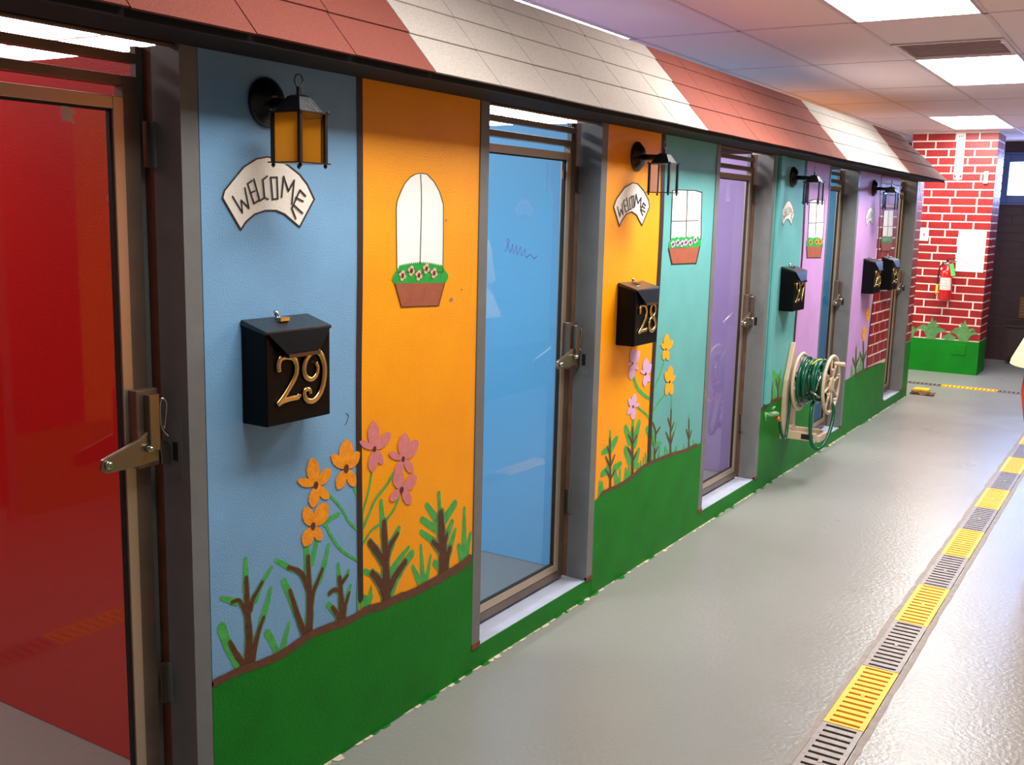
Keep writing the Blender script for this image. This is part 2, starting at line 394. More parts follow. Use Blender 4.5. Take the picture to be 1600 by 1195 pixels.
(4,3,'s',[15780,3298,6,15840,3274,7]),
(4,3,'s',[15840,3274,7,15901,3244,7]),
(4,3,'s',[15901,3244,8,15946,3208,8]),
(4,3,'s',[15946,3208,8,15988,3151,9]),
(4,3,'s',[15988,3151,8,15899,3041,8]),
(4,3,'s',[15899,3041,7,15855,3066,7]),
(4,3,'s',[15855,3066,7,15812,3090,7]),
(4,3,'s',[15812,3090,6,15765,3104,6]),
(4,3,'s',[15765,3104,6,15706,3103,6]),
(4,3,'s',[15706,3103,6,15647,3088,6]),
(4,3,'s',[15647,3088,6,15602,3061,6]),
(4,3,'s',[15602,3061,7,15573,3031,7]),
(4,3,'s',[15573,3031,7,15484,3143,7]),
(1,4,'s',[15534,3150,7,15582,3093,7]),
(1,4,'s',[15582,3093,7,15577,3138,7]),
(1,4,'s',[15577,3138,6,15617,3110,7]),
(1,4,'s',[15617,3110,8,15597,3183,7]),
(1,4,'s',[15612,3199,7,15644,3128,8]),
(1,4,'s',[15644,3128,6,15669,3139,6]),
(1,4,'s',[15612,3199,6,15635,3210,6]),
(1,4,'s',[15624,3165,6,15650,3174,6]),
(1,4,'s',[15645,3216,8,15675,3138,8]),
(1,4,'s',[15675,3138,6,15697,3148,6]),
(1,4,'s',[15718,3231,6,15693,3216,6]),
(1,4,'s',[15693,3216,8,15701,3151,8]),
(1,4,'s',[15701,3151,6,15720,3145,6]),
(1,4,'s',[15736,3227,6,15771,3228,6]),
(1,4,'s',[15771,3228,8,15774,3148,8]),
(1,4,'s',[15774,3148,6,15745,3146,6]),
(1,4,'s',[15745,3146,8,15736,3227,8]),
(1,4,'s',[15795,3155,8,15808,3233,8]),
(1,4,'s',[15808,3233,8,15834,3178,8]),
(1,4,'s',[15834,3178,8,15868,3221,8]),
(1,4,'s',[15868,3221,8,15853,3132,8]),
(1,4,'s',[15901,3184,8,15852,3114,8]),
(1,4,'s',[15852,3114,8,15874,3074,8]),
(1,4,'s',[15901,3184,7,15933,3162,8]),
(1,4,'s',[15875,3155,6,15919,3141,6]),
(1,4,'s',[15860,3128,7,15915,3095,7]),
]),
('orange_near', 'painted_window', 'arched white painted window with a flower box', [
(17,1,'g',[4700,2746,4690,3100,4698,3147,4727,3195,4765,3246,4816,3284,4861,3303,4908,3311,4975,3309,5044,3269,5101,3213,5141,3140,5146,2941,5145,2731]),
(4,2,'s',[4700,2746,6,4690,3100,6]),
(4,2,'s',[4690,3100,6,4698,3147,6]),
(4,2,'s',[4698,3147,6,4727,3195,6]),
(4,2,'s',[4727,3195,6,4765,3246,6]),
(4,2,'s',[4765,3246,5,4816,3284,5]),
(4,2,'s',[4816,3284,5,4861,3303,5]),
(4,2,'s',[4861,3303,4,4908,3311,4]),
(4,2,'s',[4908,3311,4,4975,3309,4]),
(4,2,'s',[4975,3309,6,5044,3269,6]),
(4,2,'s',[5044,3269,6,5101,3213,6]),
(4,2,'s',[5101,3213,7,5141,3140,7]),
(4,2,'s',[5141,3140,7,5146,2941,7]),
(4,2,'s',[5146,2941,7,5145,2731,7]),
(4,2,'s',[5145,2731,4,4700,2746,4]),
(4,2,'s',[4913,3303,7,4924,3144,7,4916,2788,7]),
]),
('orange_near', 'painted_flower_box', None, [
(7,3,'g',[4679,2677,4653,2705,4662,2724,4683,2747,4712,2768,4717,2778,4725,2789,4735,2780,4743,2791,4753,2782,4761,2793,4771,2783,4779,2795,4790,2785,4797,2797,4808,2787,4816,2798,4826,2788,4834,2800,4845,2789,4853,2801,4863,2789,4871,2801,4882,2790,4890,2802,4901,2790,4909,2802,4920,2789,4928,2801,4939,2789,4947,2801,4958,2788,4966,2800,4977,2786,4985,2798,4997,2784,5005,2796,5016,2782,5024,2794,5036,2780,5044,2792,5055,2777,5064,2789,5075,2774,5083,2786,5095,2771,5103,2783,5115,2768,5124,2780,5169,2740,5199,2716,5204,2695,5178,2666]),
(16,4,'g',[4679,2682,5166,2666,5106,2529,4740,2544]),
(4,5,'s',[5166,2666,7,5106,2529,7]),
(4,5,'s',[5106,2529,4,4740,2544,4]),
(4,5,'s',[4740,2544,6,4679,2682,6]),
(14,6,'d',[4763,2719,17,13]),
(14,6,'d',[4743,2707,17,13]),
(14,6,'d',[4732,2731,17,13]),
(14,6,'d',[4752,2742,17,13]),
(0,7,'d',[4747,2725,13,15]),
(14,6,'d',[4845,2744,17,13]),
(14,6,'d',[4825,2732,17,13]),
(14,6,'d',[4814,2756,17,13]),
(14,6,'d',[4834,2768,17,13]),
(0,7,'d',[4829,2750,14,15]),
(14,6,'d',[4917,2714,18,13]),
(14,6,'d',[4896,2702,18,13]),
(14,6,'d',[4885,2727,18,13]),
(14,6,'d',[4905,2739,18,13]),
(0,7,'d',[4901,2721,14,15]),
(14,6,'d',[4990,2751,18,13]),
(14,6,'d',[4969,2739,18,13]),
(14,6,'d',[4957,2764,18,13]),
(14,6,'d',[4978,2776,18,13]),
(0,7,'d',[4974,2757,14,15]),
(14,6,'d',[5068,2722,18,14]),
(14,6,'d',[5046,2710,18,13]),
(14,6,'d',[5034,2735,18,13]),
(14,6,'d',[5056,2747,18,13]),
(0,7,'d',[5051,2728,15,15]),
]),
('teal_far', 'painted_window', 'square white painted window with a flower box', [
(17,1,'g',[8555,3319,8695,3331,9065,3337,9230,3324,9263,2894,8563,2900]),
(4,2,'s',[8555,3319,8,8695,3331,8]),
(4,2,'s',[8695,3331,8,9065,3337,8]),
(4,2,'s',[9065,3337,9,9230,3324,9]),
(4,2,'s',[9230,3324,22,9263,2894,22]),
(4,2,'s',[9263,2894,8,8563,2900,8]),
(4,2,'s',[8563,2900,19,8555,3319,19]),
(4,2,'s',[8885,3329,20,8907,2905,21]),
(4,2,'s',[8558,3057,8,9180,3065,8]),
]),
('teal_far', 'painted_flower_box', None, [
(7,3,'g',[8517,2824,8526,2866,8570,2903,8604,2914,8640,2907,8692,2922,8748,2910,8801,2921,8858,2912,8931,2923,8989,2911,9063,2926,9123,2913,9180,2925,9234,2902,9270,2872,9271,2834,9234,2820]),
(16,4,'g',[8528,2817,9245,2823,9176,2672,8615,2680]),
(4,5,'s',[9245,2823,22,9176,2672,22]),
(4,5,'s',[9176,2672,8,8615,2680,8]),
(4,5,'s',[8615,2680,19,8528,2817,19]),
(9,6,'d',[8636,2849,27,13]),
(9,6,'d',[8606,2837,27,13]),
(9,6,'d',[8586,2861,27,13]),
(9,6,'d',[8617,2873,27,13]),
(0,7,'d',[8611,2855,21,15]),
(9,6,'d',[8743,2862,27,13]),
(9,6,'d',[8712,2849,27,13]),
(9,6,'d',[8691,2874,27,13]),
(9,6,'d',[8722,2886,27,13]),
(0,7,'d',[8717,2868,22,15]),
(9,6,'d',[8839,2852,28,13]),
(9,6,'d',[8808,2840,28,13]),
(9,6,'d',[8787,2864,28,13]),
(9,6,'d',[8818,2877,28,13]),
(0,7,'d',[8813,2858,22,15]),
(9,6,'d',[8923,2863,28,14]),
(9,6,'d',[8891,2850,28,14]),
(9,6,'d',[8870,2875,28,13]),
(9,6,'d',[8902,2887,28,14]),
(0,7,'d',[8897,2869,22,15]),
(9,6,'d',[9033,2861,29,14]),
(9,6,'d',[9001,2849,29,14]),
(9,6,'d',[8979,2874,28,14]),
(9,6,'d',[9012,2886,29,14]),
(0,7,'d',[9006,2867,23,15]),
(9,6,'d',[9146,2882,29,14]),
(9,6,'d',[9113,2869,29,14]),
(9,6,'d',[9091,2894,29,14]),
(9,6,'d',[9124,2907,29,14]),
(0,7,'d',[9118,2888,23,16]),
]),
('lavender_near', 'painted_window', 'white painted window with an orange flower box', [
(17,1,'g',[12665,3320,12840,3342,13307,3343,13347,3076,13343,2858,12703,2863]),
(4,2,'s',[12665,3320,12,12840,3342,12]),
(4,2,'s',[12840,3342,7,13307,3343,7]),
(4,2,'s',[13307,3343,27,13347,3076,27]),
(4,2,'s',[13347,3076,27,13343,2858,27]),
(4,2,'s',[13343,2858,8,12703,2863,7]),
(4,2,'s',[12703,2863,25,12665,3320,25]),
(4,2,'s',[12971,3343,26,13014,2869,26]),
(4,2,'s',[12685,3057,8,13319,3068,8]),
]),
('lavender_near', 'painted_flower_box', None, [
(7,3,'g',[12669,2775,12644,2832,12699,2880,12781,2887,12898,2875,13069,2883,13218,2876,13345,2849,13385,2765]),
(16,4,'g',[12669,2775,13335,2770,13312,2626,12729,2639]),
(4,5,'s',[13335,2770,27,13312,2626,27]),
(4,5,'s',[13312,2626,8,12729,2639,8]),
(4,5,'s',[12729,2639,25,12669,2775,25]),
(10,6,'d',[12865,2820,43,15]),
(10,6,'d',[12817,2806,43,15]),
(10,6,'d',[12784,2834,42,15]),
(10,6,'d',[12831,2848,43,15]),
(0,7,'d',[12824,2827,34,17]),
(10,6,'d',[13125,2820,44,16]),
(10,6,'d',[13076,2806,44,15]),
(10,6,'d',[13041,2834,44,15]),
(10,6,'d',[13090,2848,44,15]),
(0,7,'d',[13083,2827,35,17]),
(10,6,'d',[13273,2822,45,16]),
(10,6,'d',[13223,2807,45,16]),
(10,6,'d',[13187,2836,45,16]),
(10,6,'d',[13237,2850,45,16]),
(0,7,'d',[13230,2829,36,18]),
]),
('brick_far', 'painted_window', 'small white painted window with a red flower box', [
(17,1,'g',[16551,3266,17187,3278,17268,2857,16574,2862]),
(4,2,'s',[16551,3266,6,17187,3278,6]),
(4,2,'s',[17187,3278,26,17268,2857,27]),
(4,2,'s',[17268,2857,6,16574,2862,6]),
(4,2,'s',[16574,2862,25,16551,3266,25]),
(4,2,'s',[16857,3270,25,16908,2868,26]),
(4,2,'s',[16587,3024,6,17242,3028,6]),
]),
('brick_far', 'painted_flower_box', None, [
(7,3,'g',[16512,2778,16539,2862,16675,2877,16967,2865,17247,2874,17263,2769]),
(16,4,'g',[16514,2773,17263,2769,17159,2643,16613,2649]),
(4,5,'s',[17263,2769,26,17159,2643,26]),
(4,5,'s',[17159,2643,7,16613,2649,6]),
(4,5,'s',[16613,2649,24,16514,2773,24]),
(9,6,'d',[16729,2815,36,10]),
(9,6,'d',[16690,2806,36,10]),
(9,6,'d',[16661,2825,36,10]),
(9,6,'d',[16700,2834,36,10]),
(0,7,'d',[16695,2820,29,11]),
(9,6,'d',[16908,2818,37,10]),
(9,6,'d',[16868,2809,36,10]),
(9,6,'d',[16838,2828,36,10]),
(9,6,'d',[16879,2837,36,10]),
(0,7,'d',[16873,2823,29,12]),
(9,6,'d',[17093,2817,37,10]),
(9,6,'d',[17052,2807,37,10]),
(9,6,'d',[17021,2826,37,10]),
(9,6,'d',[17062,2836,37,10]),
(0,7,'d',[17057,2822,30,12]),
]),
('sky', 'painted_flower', 'leftmost orange painted flower', [
(6,1,'s',[4029,1614,13,4115,1563,14,4217,1463,16,4289,1362,16,4388,1275,15]),
(11,5,'p',[4014,1636,3977,1794,97,0]),
(11,5,'p',[4014,1636,4139,1698,77,0]),
(11,5,'p',[4014,1636,4120,1537,55,0]),
(11,5,'p',[4014,1636,3989,1516,85,0]),
(11,5,'p',[4014,1636,3872,1693,47,0]),
(0,6,'d',[4014,1636,18,22]),
]),
('sky', 'painted_flower', 'upper orange painted flower', [
(6,1,'s',[4314,1574,15,4360,1480,16,4380,1397,17,4392,1280,17]),
(11,5,'p',[4257,1678,4258,1849,117,0]),
(11,5,'p',[4257,1678,4375,1751,82,0]),
(11,5,'p',[4257,1678,4338,1561,68,0]),
(11,5,'p',[4257,1678,4182,1575,88,0]),
(11,5,'p',[4257,1678,4132,1780,60,0]),
(0,6,'d',[4257,1678,22,26]),
]),
('sky', 'painted_flower', 'lowest orange painted flower', [
(6,1,'s',[4094,1394,19,4153,1297,19,4232,1209,17,4363,1116,16]),
(6,1,'s',[4083,1402,30,4130,1423,28,4197,1431,27]),
(11,5,'p',[3990,1415,3922,1535,79,0]),
(11,5,'p',[3990,1415,4110,1512,118,0]),
(11,5,'p',[3990,1415,4060,1319,60,0]),
(11,5,'p',[3990,1415,3918,1321,97,0]),
(0,6,'d',[3990,1415,19,23]),
]),
('orange_near', 'painted_flower', 'topmost pink painted flower', [
(6,1,'s',[4478,1608,18,4456,1516,18,4405,1402,18,4393,1348,18]),
(13,5,'p',[4501,1745,4485,1914,102,0]),
(13,5,'p',[4501,1745,4655,1811,77,0]),
(13,5,'p',[4501,1745,4581,1641,55,0]),
(13,5,'p',[4501,1745,4478,1611,87,0]),
(13,5,'p',[4501,1745,4368,1814,41,0]),
(0,6,'d',[4501,1745,16,18]),
]),
('orange_near', 'painted_flower', 'right pink painted flower', [
(6,1,'s',[4675,1564,22,4612,1505,21,4516,1445,21,4448,1358,21,4397,1290,21]),
(13,5,'p',[4766,1635,4779,1796,116,0]),
(13,5,'p',[4766,1635,4919,1719,97,0]),
(13,5,'p',[4766,1635,4870,1534,59,0]),
(13,5,'p',[4766,1635,4697,1543,81,0]),
(13,5,'p',[4766,1635,4625,1699,43,0]),
(0,6,'d',[4766,1635,17,18]),
]),
('orange_near', 'painted_flower', 'lowest pink painted flower', [
(6,1,'s',[4731,1402,21,4677,1338,20,4605,1296,18,4482,1269,18,4405,1208,19]),
(13,5,'p',[4753,1449,4696,1590,101,0]),
(13,5,'p',[4753,1449,4905,1499,91,0]),
(13,5,'p',[4753,1449,4854,1341,69,0]),
(13,5,'p',[4753,1449,4640,1411,68,0]),
(0,6,'d',[4753,1449,20,21]),
]),
('sky', 'painted_stem', 'tall green painted flower stem', [
(6,3,'s',[4392,1394,26,4393,1234,25,4383,1110,24,4363,989,23,4360,833,21]),
]),
('orange_near', 'painted_leaf', None, [
(6,3,'g',[4380,827,4394,910,4449,881,4480,942,4492,856,4466,817]),
]),
('sky', 'painted_shrub', 'largest brown painted shrub by the door frame', [
(6,0,'r',[3509,1208,55,3507,1366,23]),
(6,0,'r',[3446,1160,38,3348,1211,24]),
(6,0,'r',[3566,1135,48,3612,1203,34,3684,1272,21]),
(6,0,'r',[3613,1010,49,3646,1083,36,3676,1160,23]),
(6,0,'r',[3446,821,48,3406,904,50,3367,992,54,3344,1060,58]),
(8,0.5,'r',[3511,797,71,3522,931,61,3513,1071,51,3511,1173,42,3509,1268,34]),
(8,0.5,'r',[3508,1072,38,3484,1128,34,3455,1167,25,3413,1170,28]),
(8,0.5,'r',[3531,1092,47,3549,1141,41,3585,1178,35,3617,1212,29]),
(8,0.5,'r',[3472,832,46,3431,895,39,3393,969,31]),
(8,0.5,'r',[3542,820,52,3561,896,46,3589,963,40,3622,1021,33]),
(0,1,'r',[3511,797,58,3522,931,49,3513,1071,39,3511,1173,31,3509,1268,23]),
(0,1,'r',[3508,1072,27,3484,1128,24,3455,1167,18,3413,1170,19]),
(0,1,'r',[3531,1092,34,3549,1141,28,3585,1178,23,3617,1212,17]),
(0,1,'r',[3472,832,36,3431,895,29,3393,969,22]),
(0,1,'r',[3542,820,39,3561,896,33,3589,963,27,3622,1021,22]),
]),
('sky', 'painted_shrub', 'tall brown painted shrub below the orange flowers', [
(6,0,'r',[3834,1218,39,3718,1300,26]),
(6,0,'r',[3859,957,37,3813,1079,40,3771,1170,43]),
(6,0,'r',[4039,1097,52,4081,1180,39,4115,1277,26]),
(6,0,'r',[3949,1109,59,3941,1320,44]),
(6,0,'r',[3980,1209,42,4026,1341,32]),
(8,0.5,'r',[3945,789,74,3962,923,63,3960,1055,51,3951,1253,41]),
(8,0.5,'r',[3960,1055,50,3920,1147,44,3872,1200,34,3805,1237,30]),
(8,0.5,'r',[3967,951,54,3988,1039,46,4024,1094,38,4065,1155,31]),
(8,0.5,'r',[3935,800,55,3887,904,48,3850,1003,41,3813,1108,33]),
(0,1,'r',[3945,789,59,3962,923,49,3960,1055,38,3951,1253,28]),
(0,1,'r',[3960,1055,37,3920,1147,33,3872,1200,25,3805,1237,22]),
(0,1,'r',[3967,951,39,3988,1039,32,4024,1094,25,4065,1155,17]),
(0,1,'r',[3935,800,42,3887,904,35,3850,1003,29,3813,1108,22]),
]),
('sky', 'painted_shrub', 'small brown painted shrub left of the stripe', [
(6,0,'r',[4201,1049,44,4191,1146,22]),
(6,0,'r',[4244,1036,30,4280,1082,23]),
(6,0,'r',[4173,854,35,4112,935,38]),
(6,0,'r',[4271,937,35,4295,987,24]),
(8,0.5,'r',[4221,800,73,4216,931,57,4201,1064,42]),
(8,0.5,'r',[4206,987,35,4158,1006,35,4121,998,36]),
(8,0.5,'r',[4206,1017,47,4238,1038,38,4271,1058,29]),
(8,0.5,'r',[4232,819,56,4249,883,45,4282,949,33]),
(8,0.5,'r',[4210,804,52,4178,860,43,4142,909,35]),
(0,1,'r',[4221,800,57,4216,931,42,4201,1064,28]),
(0,1,'r',[4206,987,25,4158,1006,24,4121,998,24]),
(0,1,'r',[4206,1017,31,4238,1038,23,4271,1058,16]),
(0,1,'r',[4232,819,40,4249,883,29,4282,949,19]),
(0,1,'r',[4210,804,39,4178,860,31,4142,909,25]),
]),
('sky', 'painted_grass', 'pale green painted grass tuft', [
(6,0,'s',[3709,808,38,3678,876,41,3647,929,43]),
(6,0,'s',[3751,793,47,3781,869,35,3806,928,23]),
]),
('orange_near', 'painted_shrub', 'brown painted shrub right of the stripe', [
(6,0,'r',[4588,1207,55,4565,1422,29]),
(6,0,'r',[4633,1100,80,4682,1158,63,4729,1212,46]),
(6,0,'r',[4554,962,38,4417,1039,33]),
(6,0,'r',[4654,842,98,4736,938,78,4860,1020,59]),
(6,0,'r',[4662,972,49,4754,1031,38,4829,1071,27]),
(8,0.5,'r',[4617,792,110,4611,987,86,4591,1288,62]),
(8,0.5,'r',[4607,1024,73,4535,1115,63,4465,1198,54]),
(8,0.5,'r',[4610,1046,84,4642,1121,67,4719,1185,49]),
(8,0.5,'r',[4617,829,91,4554,932,70,4483,1010,50]),
(8,0.5,'r',[4626,850,93,4699,925,77,4796,988,62]),
(0,1,'r',[4617,792,84,4611,987,62,4591,1288,40]),
(0,1,'r',[4607,1024,52,4535,1115,44,4465,1198,37]),
(0,1,'r',[4610,1046,58,4642,1121,42,4719,1185,27]),
(0,1,'r',[4617,829,68,4554,932,50,4483,1010,33]),
(0,1,'r',[4626,850,66,4699,925,52,4796,988,39]),
]),
('orange_near', 'painted_shrub', 'dark brown painted shrub near the blue glass door', [
(6,0,'r',[5156,1162,38,5135,1345,34]),
(6,0,'r',[5124,1169,58,5011,1294,43]),
(6,0,'r',[5197,1151,68,5312,1233,60]),
(6,0,'r',[5126,1106,47,4962,1215,40]),
(6,0,'r',[5096,1037,47,4954,1137,35]),
(6,0,'r',[5256,931,64,5321,1056,37]),
(6,0,'r',[5221,1030,67,5283,1118,45]),
(6,0,'r',[5173,824,49,5099,899,39]),
(8,0.5,'r',[5195,799,124,5187,949,109,5168,1082,94,5157,1206,81]),
(8,0.5,'r',[5175,959,74,5076,1043,48]),
(8,0.5,'r',[5212,813,108,5225,874,88,5262,948,68]),
(8,0.5,'r',[5191,974,85,5231,1053,49]),
(0,1,'r',[5195,799,93,5187,949,80,5168,1082,67,5157,1206,55]),
(0,1,'r',[5175,959,52,5076,1043,30]),
(0,1,'r',[5212,813,77,5225,874,59,5262,948,41]),
(0,1,'r',[5191,974,54,5231,1053,22]),
]),
('orange_near', 'painted_grass', 'green painted grass blades by the door frame', [
(6,0,'s',[4979,824,50,4955,1050,24]),
(6,0,'s',[5019,818,48,5059,956,22]),
(6,0,'s',[4939,823,51,4873,938,28]),
(6,0,'s',[5429,817,70,5423,1178,32]),
(6,0,'s',[5445,813,67,5501,987,34]),
(6,0,'s',[5416,807,74,5364,938,39]),
]),
('A', 'painted_lawn', 'green painted lawn below the blue and orange houses', [
(5,6,'g',[3274,792,3276,795,3449,798,3585,783,3744,779,3945,808,4086,805,4271,788,4447,798,4589,779,4716,781,4892,769,5172,780,5370,791,5530,821,5530,0,3274,0]),
]),
('A', 'painted_soil', None, [
(15,8,'r',[3260,793,43,3276,795,42,3449,798,42,3585,783,43,3744,779,47,3945,808,49,4086,805,47,4271,788,50,4447,798,51,4589,779,51,4716,781,54,4892,769,57,5172,780,62,5370,791,66,5485,813,71]),
]),
('B', 'painted_lawn', 'green painted lawn below the orange and teal houses', [
(5,6,'g',[7280,807,7469,846,7738,843,8001,873,8210,911,8414,915,8626,912,8810,908,9157,882,9560,887,9560,0,7280,0]),
]),
('B', 'painted_soil', None, [
(15,8,'r',[7392,830,35,7469,846,30,7738,843,32,8001,873,37,8210,911,36,8414,915,33,8626,912,32,8810,908,31,9157,882,33,9424,886,39]),
]),
('C', 'painted_lawn', 'green painted lawn behind the hose reel', [
(5,6,'g',[11330,969,11391,961,11633,993,11842,994,12133,984,12559,997,13158,975,13490,966,13490,0,11330,0]),
]),
('C', 'painted_soil', None, [
(15,8,'r',[11329,964,29,11391,961,43,11633,993,43,11842,994,35,12133,984,38,12559,997,39,13158,975,39,13639,968,43]),
]),
('D', 'painted_lawn', 'green painted lawn below the lavender house', [
(5,6,'g',[15000,834,15622,847,16235,863,16773,853,17530,831,17530,0,15000,0]),
]),
('D', 'painted_soil', None, [
(15,8,'r',[15475,842,35,15622,847,34,16235,863,33,16773,853,30,17245,838,30]),
]),
('orange_far', 'painted_flower', 'top left lilac painted flower', [
(6,1,'s',[7910,1767,45,7987,1661,43,8107,1581,35,8264,1513,31]),
(9,5,'p',[7887,1866,7875,1996,113,0]),
(9,5,'p',[7887,1866,8027,1954,100,0]),
(9,5,'p',[7887,1866,8014,1803,43,0]),
(9,5,'p',[7887,1866,7876,1724,126,0]),
(9,5,'p',[7887,1866,7773,1872,21,0]),
(0,6,'d',[7887,1866,15,12]),
]),
('orange_far', 'painted_flower', 'lilac painted flower beside the stripe', [
(9,5,'p',[8162,1744,8150,1889,130,0]),
(9,5,'p',[8162,1744,8281,1811,81,0]),
(9,5,'p',[8162,1744,8264,1668,56,0]),
(9,5,'p',[8162,1744,8151,1634,102,0]),
(9,5,'p',[8162,1744,8047,1786,28,0]),
(0,6,'d',[8162,1744,19,14]),
]),
('orange_far', 'painted_flower', 'lowest lilac painted flower', [
(6,1,'s',[8039,1464,21,8193,1391,23,8283,1334,26]),
(9,5,'p',[7934,1489,7961,1600,103,0]),
(9,5,'p',[7934,1489,8065,1493,33,0]),
(9,5,'p',[7934,1489,7952,1372,101,0]),
(9,5,'p',[7934,1489,7820,1445,62,0]),
(9,5,'p',[7934,1489,7832,1570,57,0]),
(0,6,'d',[7934,1489,18,14]),
]),
('teal_far', 'painted_flower', 'upper orange painted flower on teal', [
(6,1,'s',[8556,1821,18,8450,1673,17,8288,1535,17,8303,1461,17]),
(12,5,'p',[8573,1919,8573,2062,129,0]),
(12,5,'p',[8573,1919,8730,1980,77,0]),
(12,5,'p',[8573,1919,8649,1817,82,0]),
(12,5,'p',[8573,1919,8512,1832,86,0]),
(12,5,'p',[8573,1919,8457,1979,43,0]),
(0,6,'d',[8573,1919,18,12]),
]),
('teal_far', 'painted_flower', 'lower orange painted flower on teal', [
(6,1,'s',[8593,1501,20,8426,1429,19,8336,1377,20]),
(12,5,'p',[8689,1607,8692,1761,139,0]),
(12,5,'p',[8689,1607,8826,1648,61,0]),
(12,5,'p',[8689,1607,8777,1483,99,0]),
(12,5,'p',[8689,1607,8608,1500,109,0]),
(12,5,'p',[8689,1607,8569,1710,77,0]),
(0,6,'d',[8689,1607,21,14]),
]),
('teal_far', 'painted_stem', 'thin green painted flower stem', [
(6,3,'s',[8300,1491,28,8315,1285,28,8387,1156,28,8427,1046,28]),
]),
('orange_far', 'painted_shrub', 'thin brown painted shrub at the door frame', [
(6,0,'r',[7531,1208,48,7519,1348,24]),
(6,0,'r',[7512,1198,75,7397,1186,48]),
(6,0,'r',[7541,1193,98,7640,1254,70]),
(6,0,'r',[7512,1021,81,7398,1004,52]),
(6,0,'r',[7632,1004,84,7745,1023,50]),
(6,0,'r',[7377,839,60,7369,942,36]),
(6,0,'r',[7426,842,54,7410,931,30]),
(6,0,'r',[7690,860,85,7634,983,48]),
(6,0,'r',[7736,865,45,7741,976,26]),
(8,0.5,'r',[7563,846,43,7545,1056,37,7519,1278,31]),
(8,0.5,'r',[7547,1028,33,7459,1140,22]),
(8,0.5,'r',[7549,1041,36,7622,1123,25]),
(8,0.5,'r',[7554,944,31,7468,1030,21]),
(8,0.5,'r',[7555,930,35,7640,989,25]),
(8,0.5,'r',[7530,1154,30,7484,1217,22]),
(0,1,'r',[7563,846,28,7545,1056,23,7519,1278,18]),
(0,1,'r',[7547,1028,19,7459,1140,11]),
(0,1,'r',[7549,1041,21,7622,1123,12]),
(0,1,'r',[7554,944,18,7468,1030,10]),
(0,1,'r',[7555,930,21,7640,989,12]),
(0,1,'r',[7530,1154,17,7484,1217,11]),
]),
('orange_far', 'painted_shrub', 'leafy brown painted shrub below the lilac flowers', [
(6,0,'r',[7947,1260,66,7952,1375,46]),
(6,0,'r',[7906,1197,107,7810,1322,70]),
(6,0,'r',[7995,1167,133,8075,1324,67]),
(6,0,'r',[7923,1024,99,7828,1134,74]),
(6,0,'r',[8023,976,114,8088,1072,68]),
(6,0,'r',[7861,852,85,7851,953,45]),
(6,0,'r',[7922,868,66,7913,962,39]),
(6,0,'r',[8150,850,55,8145,967,28]),
(6,0,'r',[8214,881,49,8203,982,28]),
(6,0,'r',[8087,892,62,8091,949,41]),
(8,0.5,'r',[7985,876,56,7961,1116,46,7946,1303,37]),
(8,0.5,'r',[7956,1167,37,7869,1255,23]),
(8,0.5,'r',[7961,1152,41,8040,1223,27]),
(8,0.5,'r',[7968,1051,51,7864,1141,27]),
(8,0.5,'r',[7978,1006,45,8050,1067,27]),
(0,1,'r',[7985,876,40,7961,1116,31,7946,1303,23]),
(0,1,'r',[7956,1167,23,7869,1255,11]),
(0,1,'r',[7961,1152,26,8040,1223,13]),
(0,1,'r',[7968,1051,38,7864,1141,16]),
(0,1,'r',[7978,1006,29,8050,1067,13]),
]),
('teal_far', 'painted_shrub', 'brown painted shrub just right of the stripe', [
(6,0,'r',[8356,1133,93,8249,1238,67]),
(6,0,'r',[8376,1100,38,8574,1057,24]),
(6,0,'r',[8377,937,123,8313,1052,61]),
(6,0,'r',[8532,952,52,8542,1025,30]),
(6,0,'r',[8284,911,48,8232,1023,27]),
(8,0.5,'r',[8441,925,48,8431,1075,42,8437,1178,36,8367,1277,29]),
(8,0.5,'r',[8435,1160,34,8528,1210,26]),
(8,0.5,'r',[8442,977,40,8502,1036,27]),
(8,0.5,'r',[8429,1031,31,8387,1098,26]),
(0,1,'r',[8441,925,33,8431,1075,28,8437,1178,22,8367,1277,17]),
(0,1,'r',[8435,1160,20,8528,1210,14]),
(0,1,'r',[8442,977,25,8502,1036,14]),
(0,1,'r',[8429,1031,17,8387,1098,14]),
]),
('teal_far', 'painted_shrub', 'tall thin painted shrub on teal', [
(6,0,'r',[8769,1304,34,8761,1458,19]),
(6,0,'r',[8852,1077,31,8917,1189,16]),
(6,0,'r',[8696,937,74,8670,1002,29]),
(6,0,'r',[8922,910,72,8934,962,24]),
(8,0.5,'r',[8801,914,47,8776,1120,40,8765,1337,33]),
(8,0.5,'r',[8770,1175,36,8700,1269,23]),
(8,0.5,'r',[8782,1131,39,8844,1204,25]),
(8,0.5,'r',[8781,1020,39,8672,1141,22]),
(8,0.5,'r',[8796,1018,43,8856,1107,26]),
(0,1,'r',[8801,914,31,8776,1120,25,8765,1337,19]),
(0,1,'r',[8770,1175,21,8700,1269,11]),
(0,1,'r',[8782,1131,23,8844,1204,11]),
(0,1,'r',[8781,1020,24,8672,1141,10]),
(0,1,'r',[8796,1018,27,8856,1107,12]),
]),
('teal_far', 'painted_shrub', 'smallest thin painted shrub on teal', [
(6,0,'r',[9216,1125,33,9203,1225,16]),
(6,0,'r',[9115,906,57,9117,953,20]),
(6,0,'r',[9363,901,58,9340,953,21]),
(8,0.5,'r',[9243,895,43,9210,1174,31]),
(8,0.5,'r',[9221,998,36,9154,1088,25]),
(8,0.5,'r',[9240,979,38,9286,1050,28]),
(0,1,'r',[9243,895,25,9210,1174,16]),
(0,1,'r',[9221,998,19,9154,1088,11]),
(0,1,'r',[9240,979,21,9286,1050,13]),
]),
('teal', 'painted_shrub', 'faint painted shrubs beside the tap', [
(6,0,'r',[12023,1000,147,11972,1314,58]),
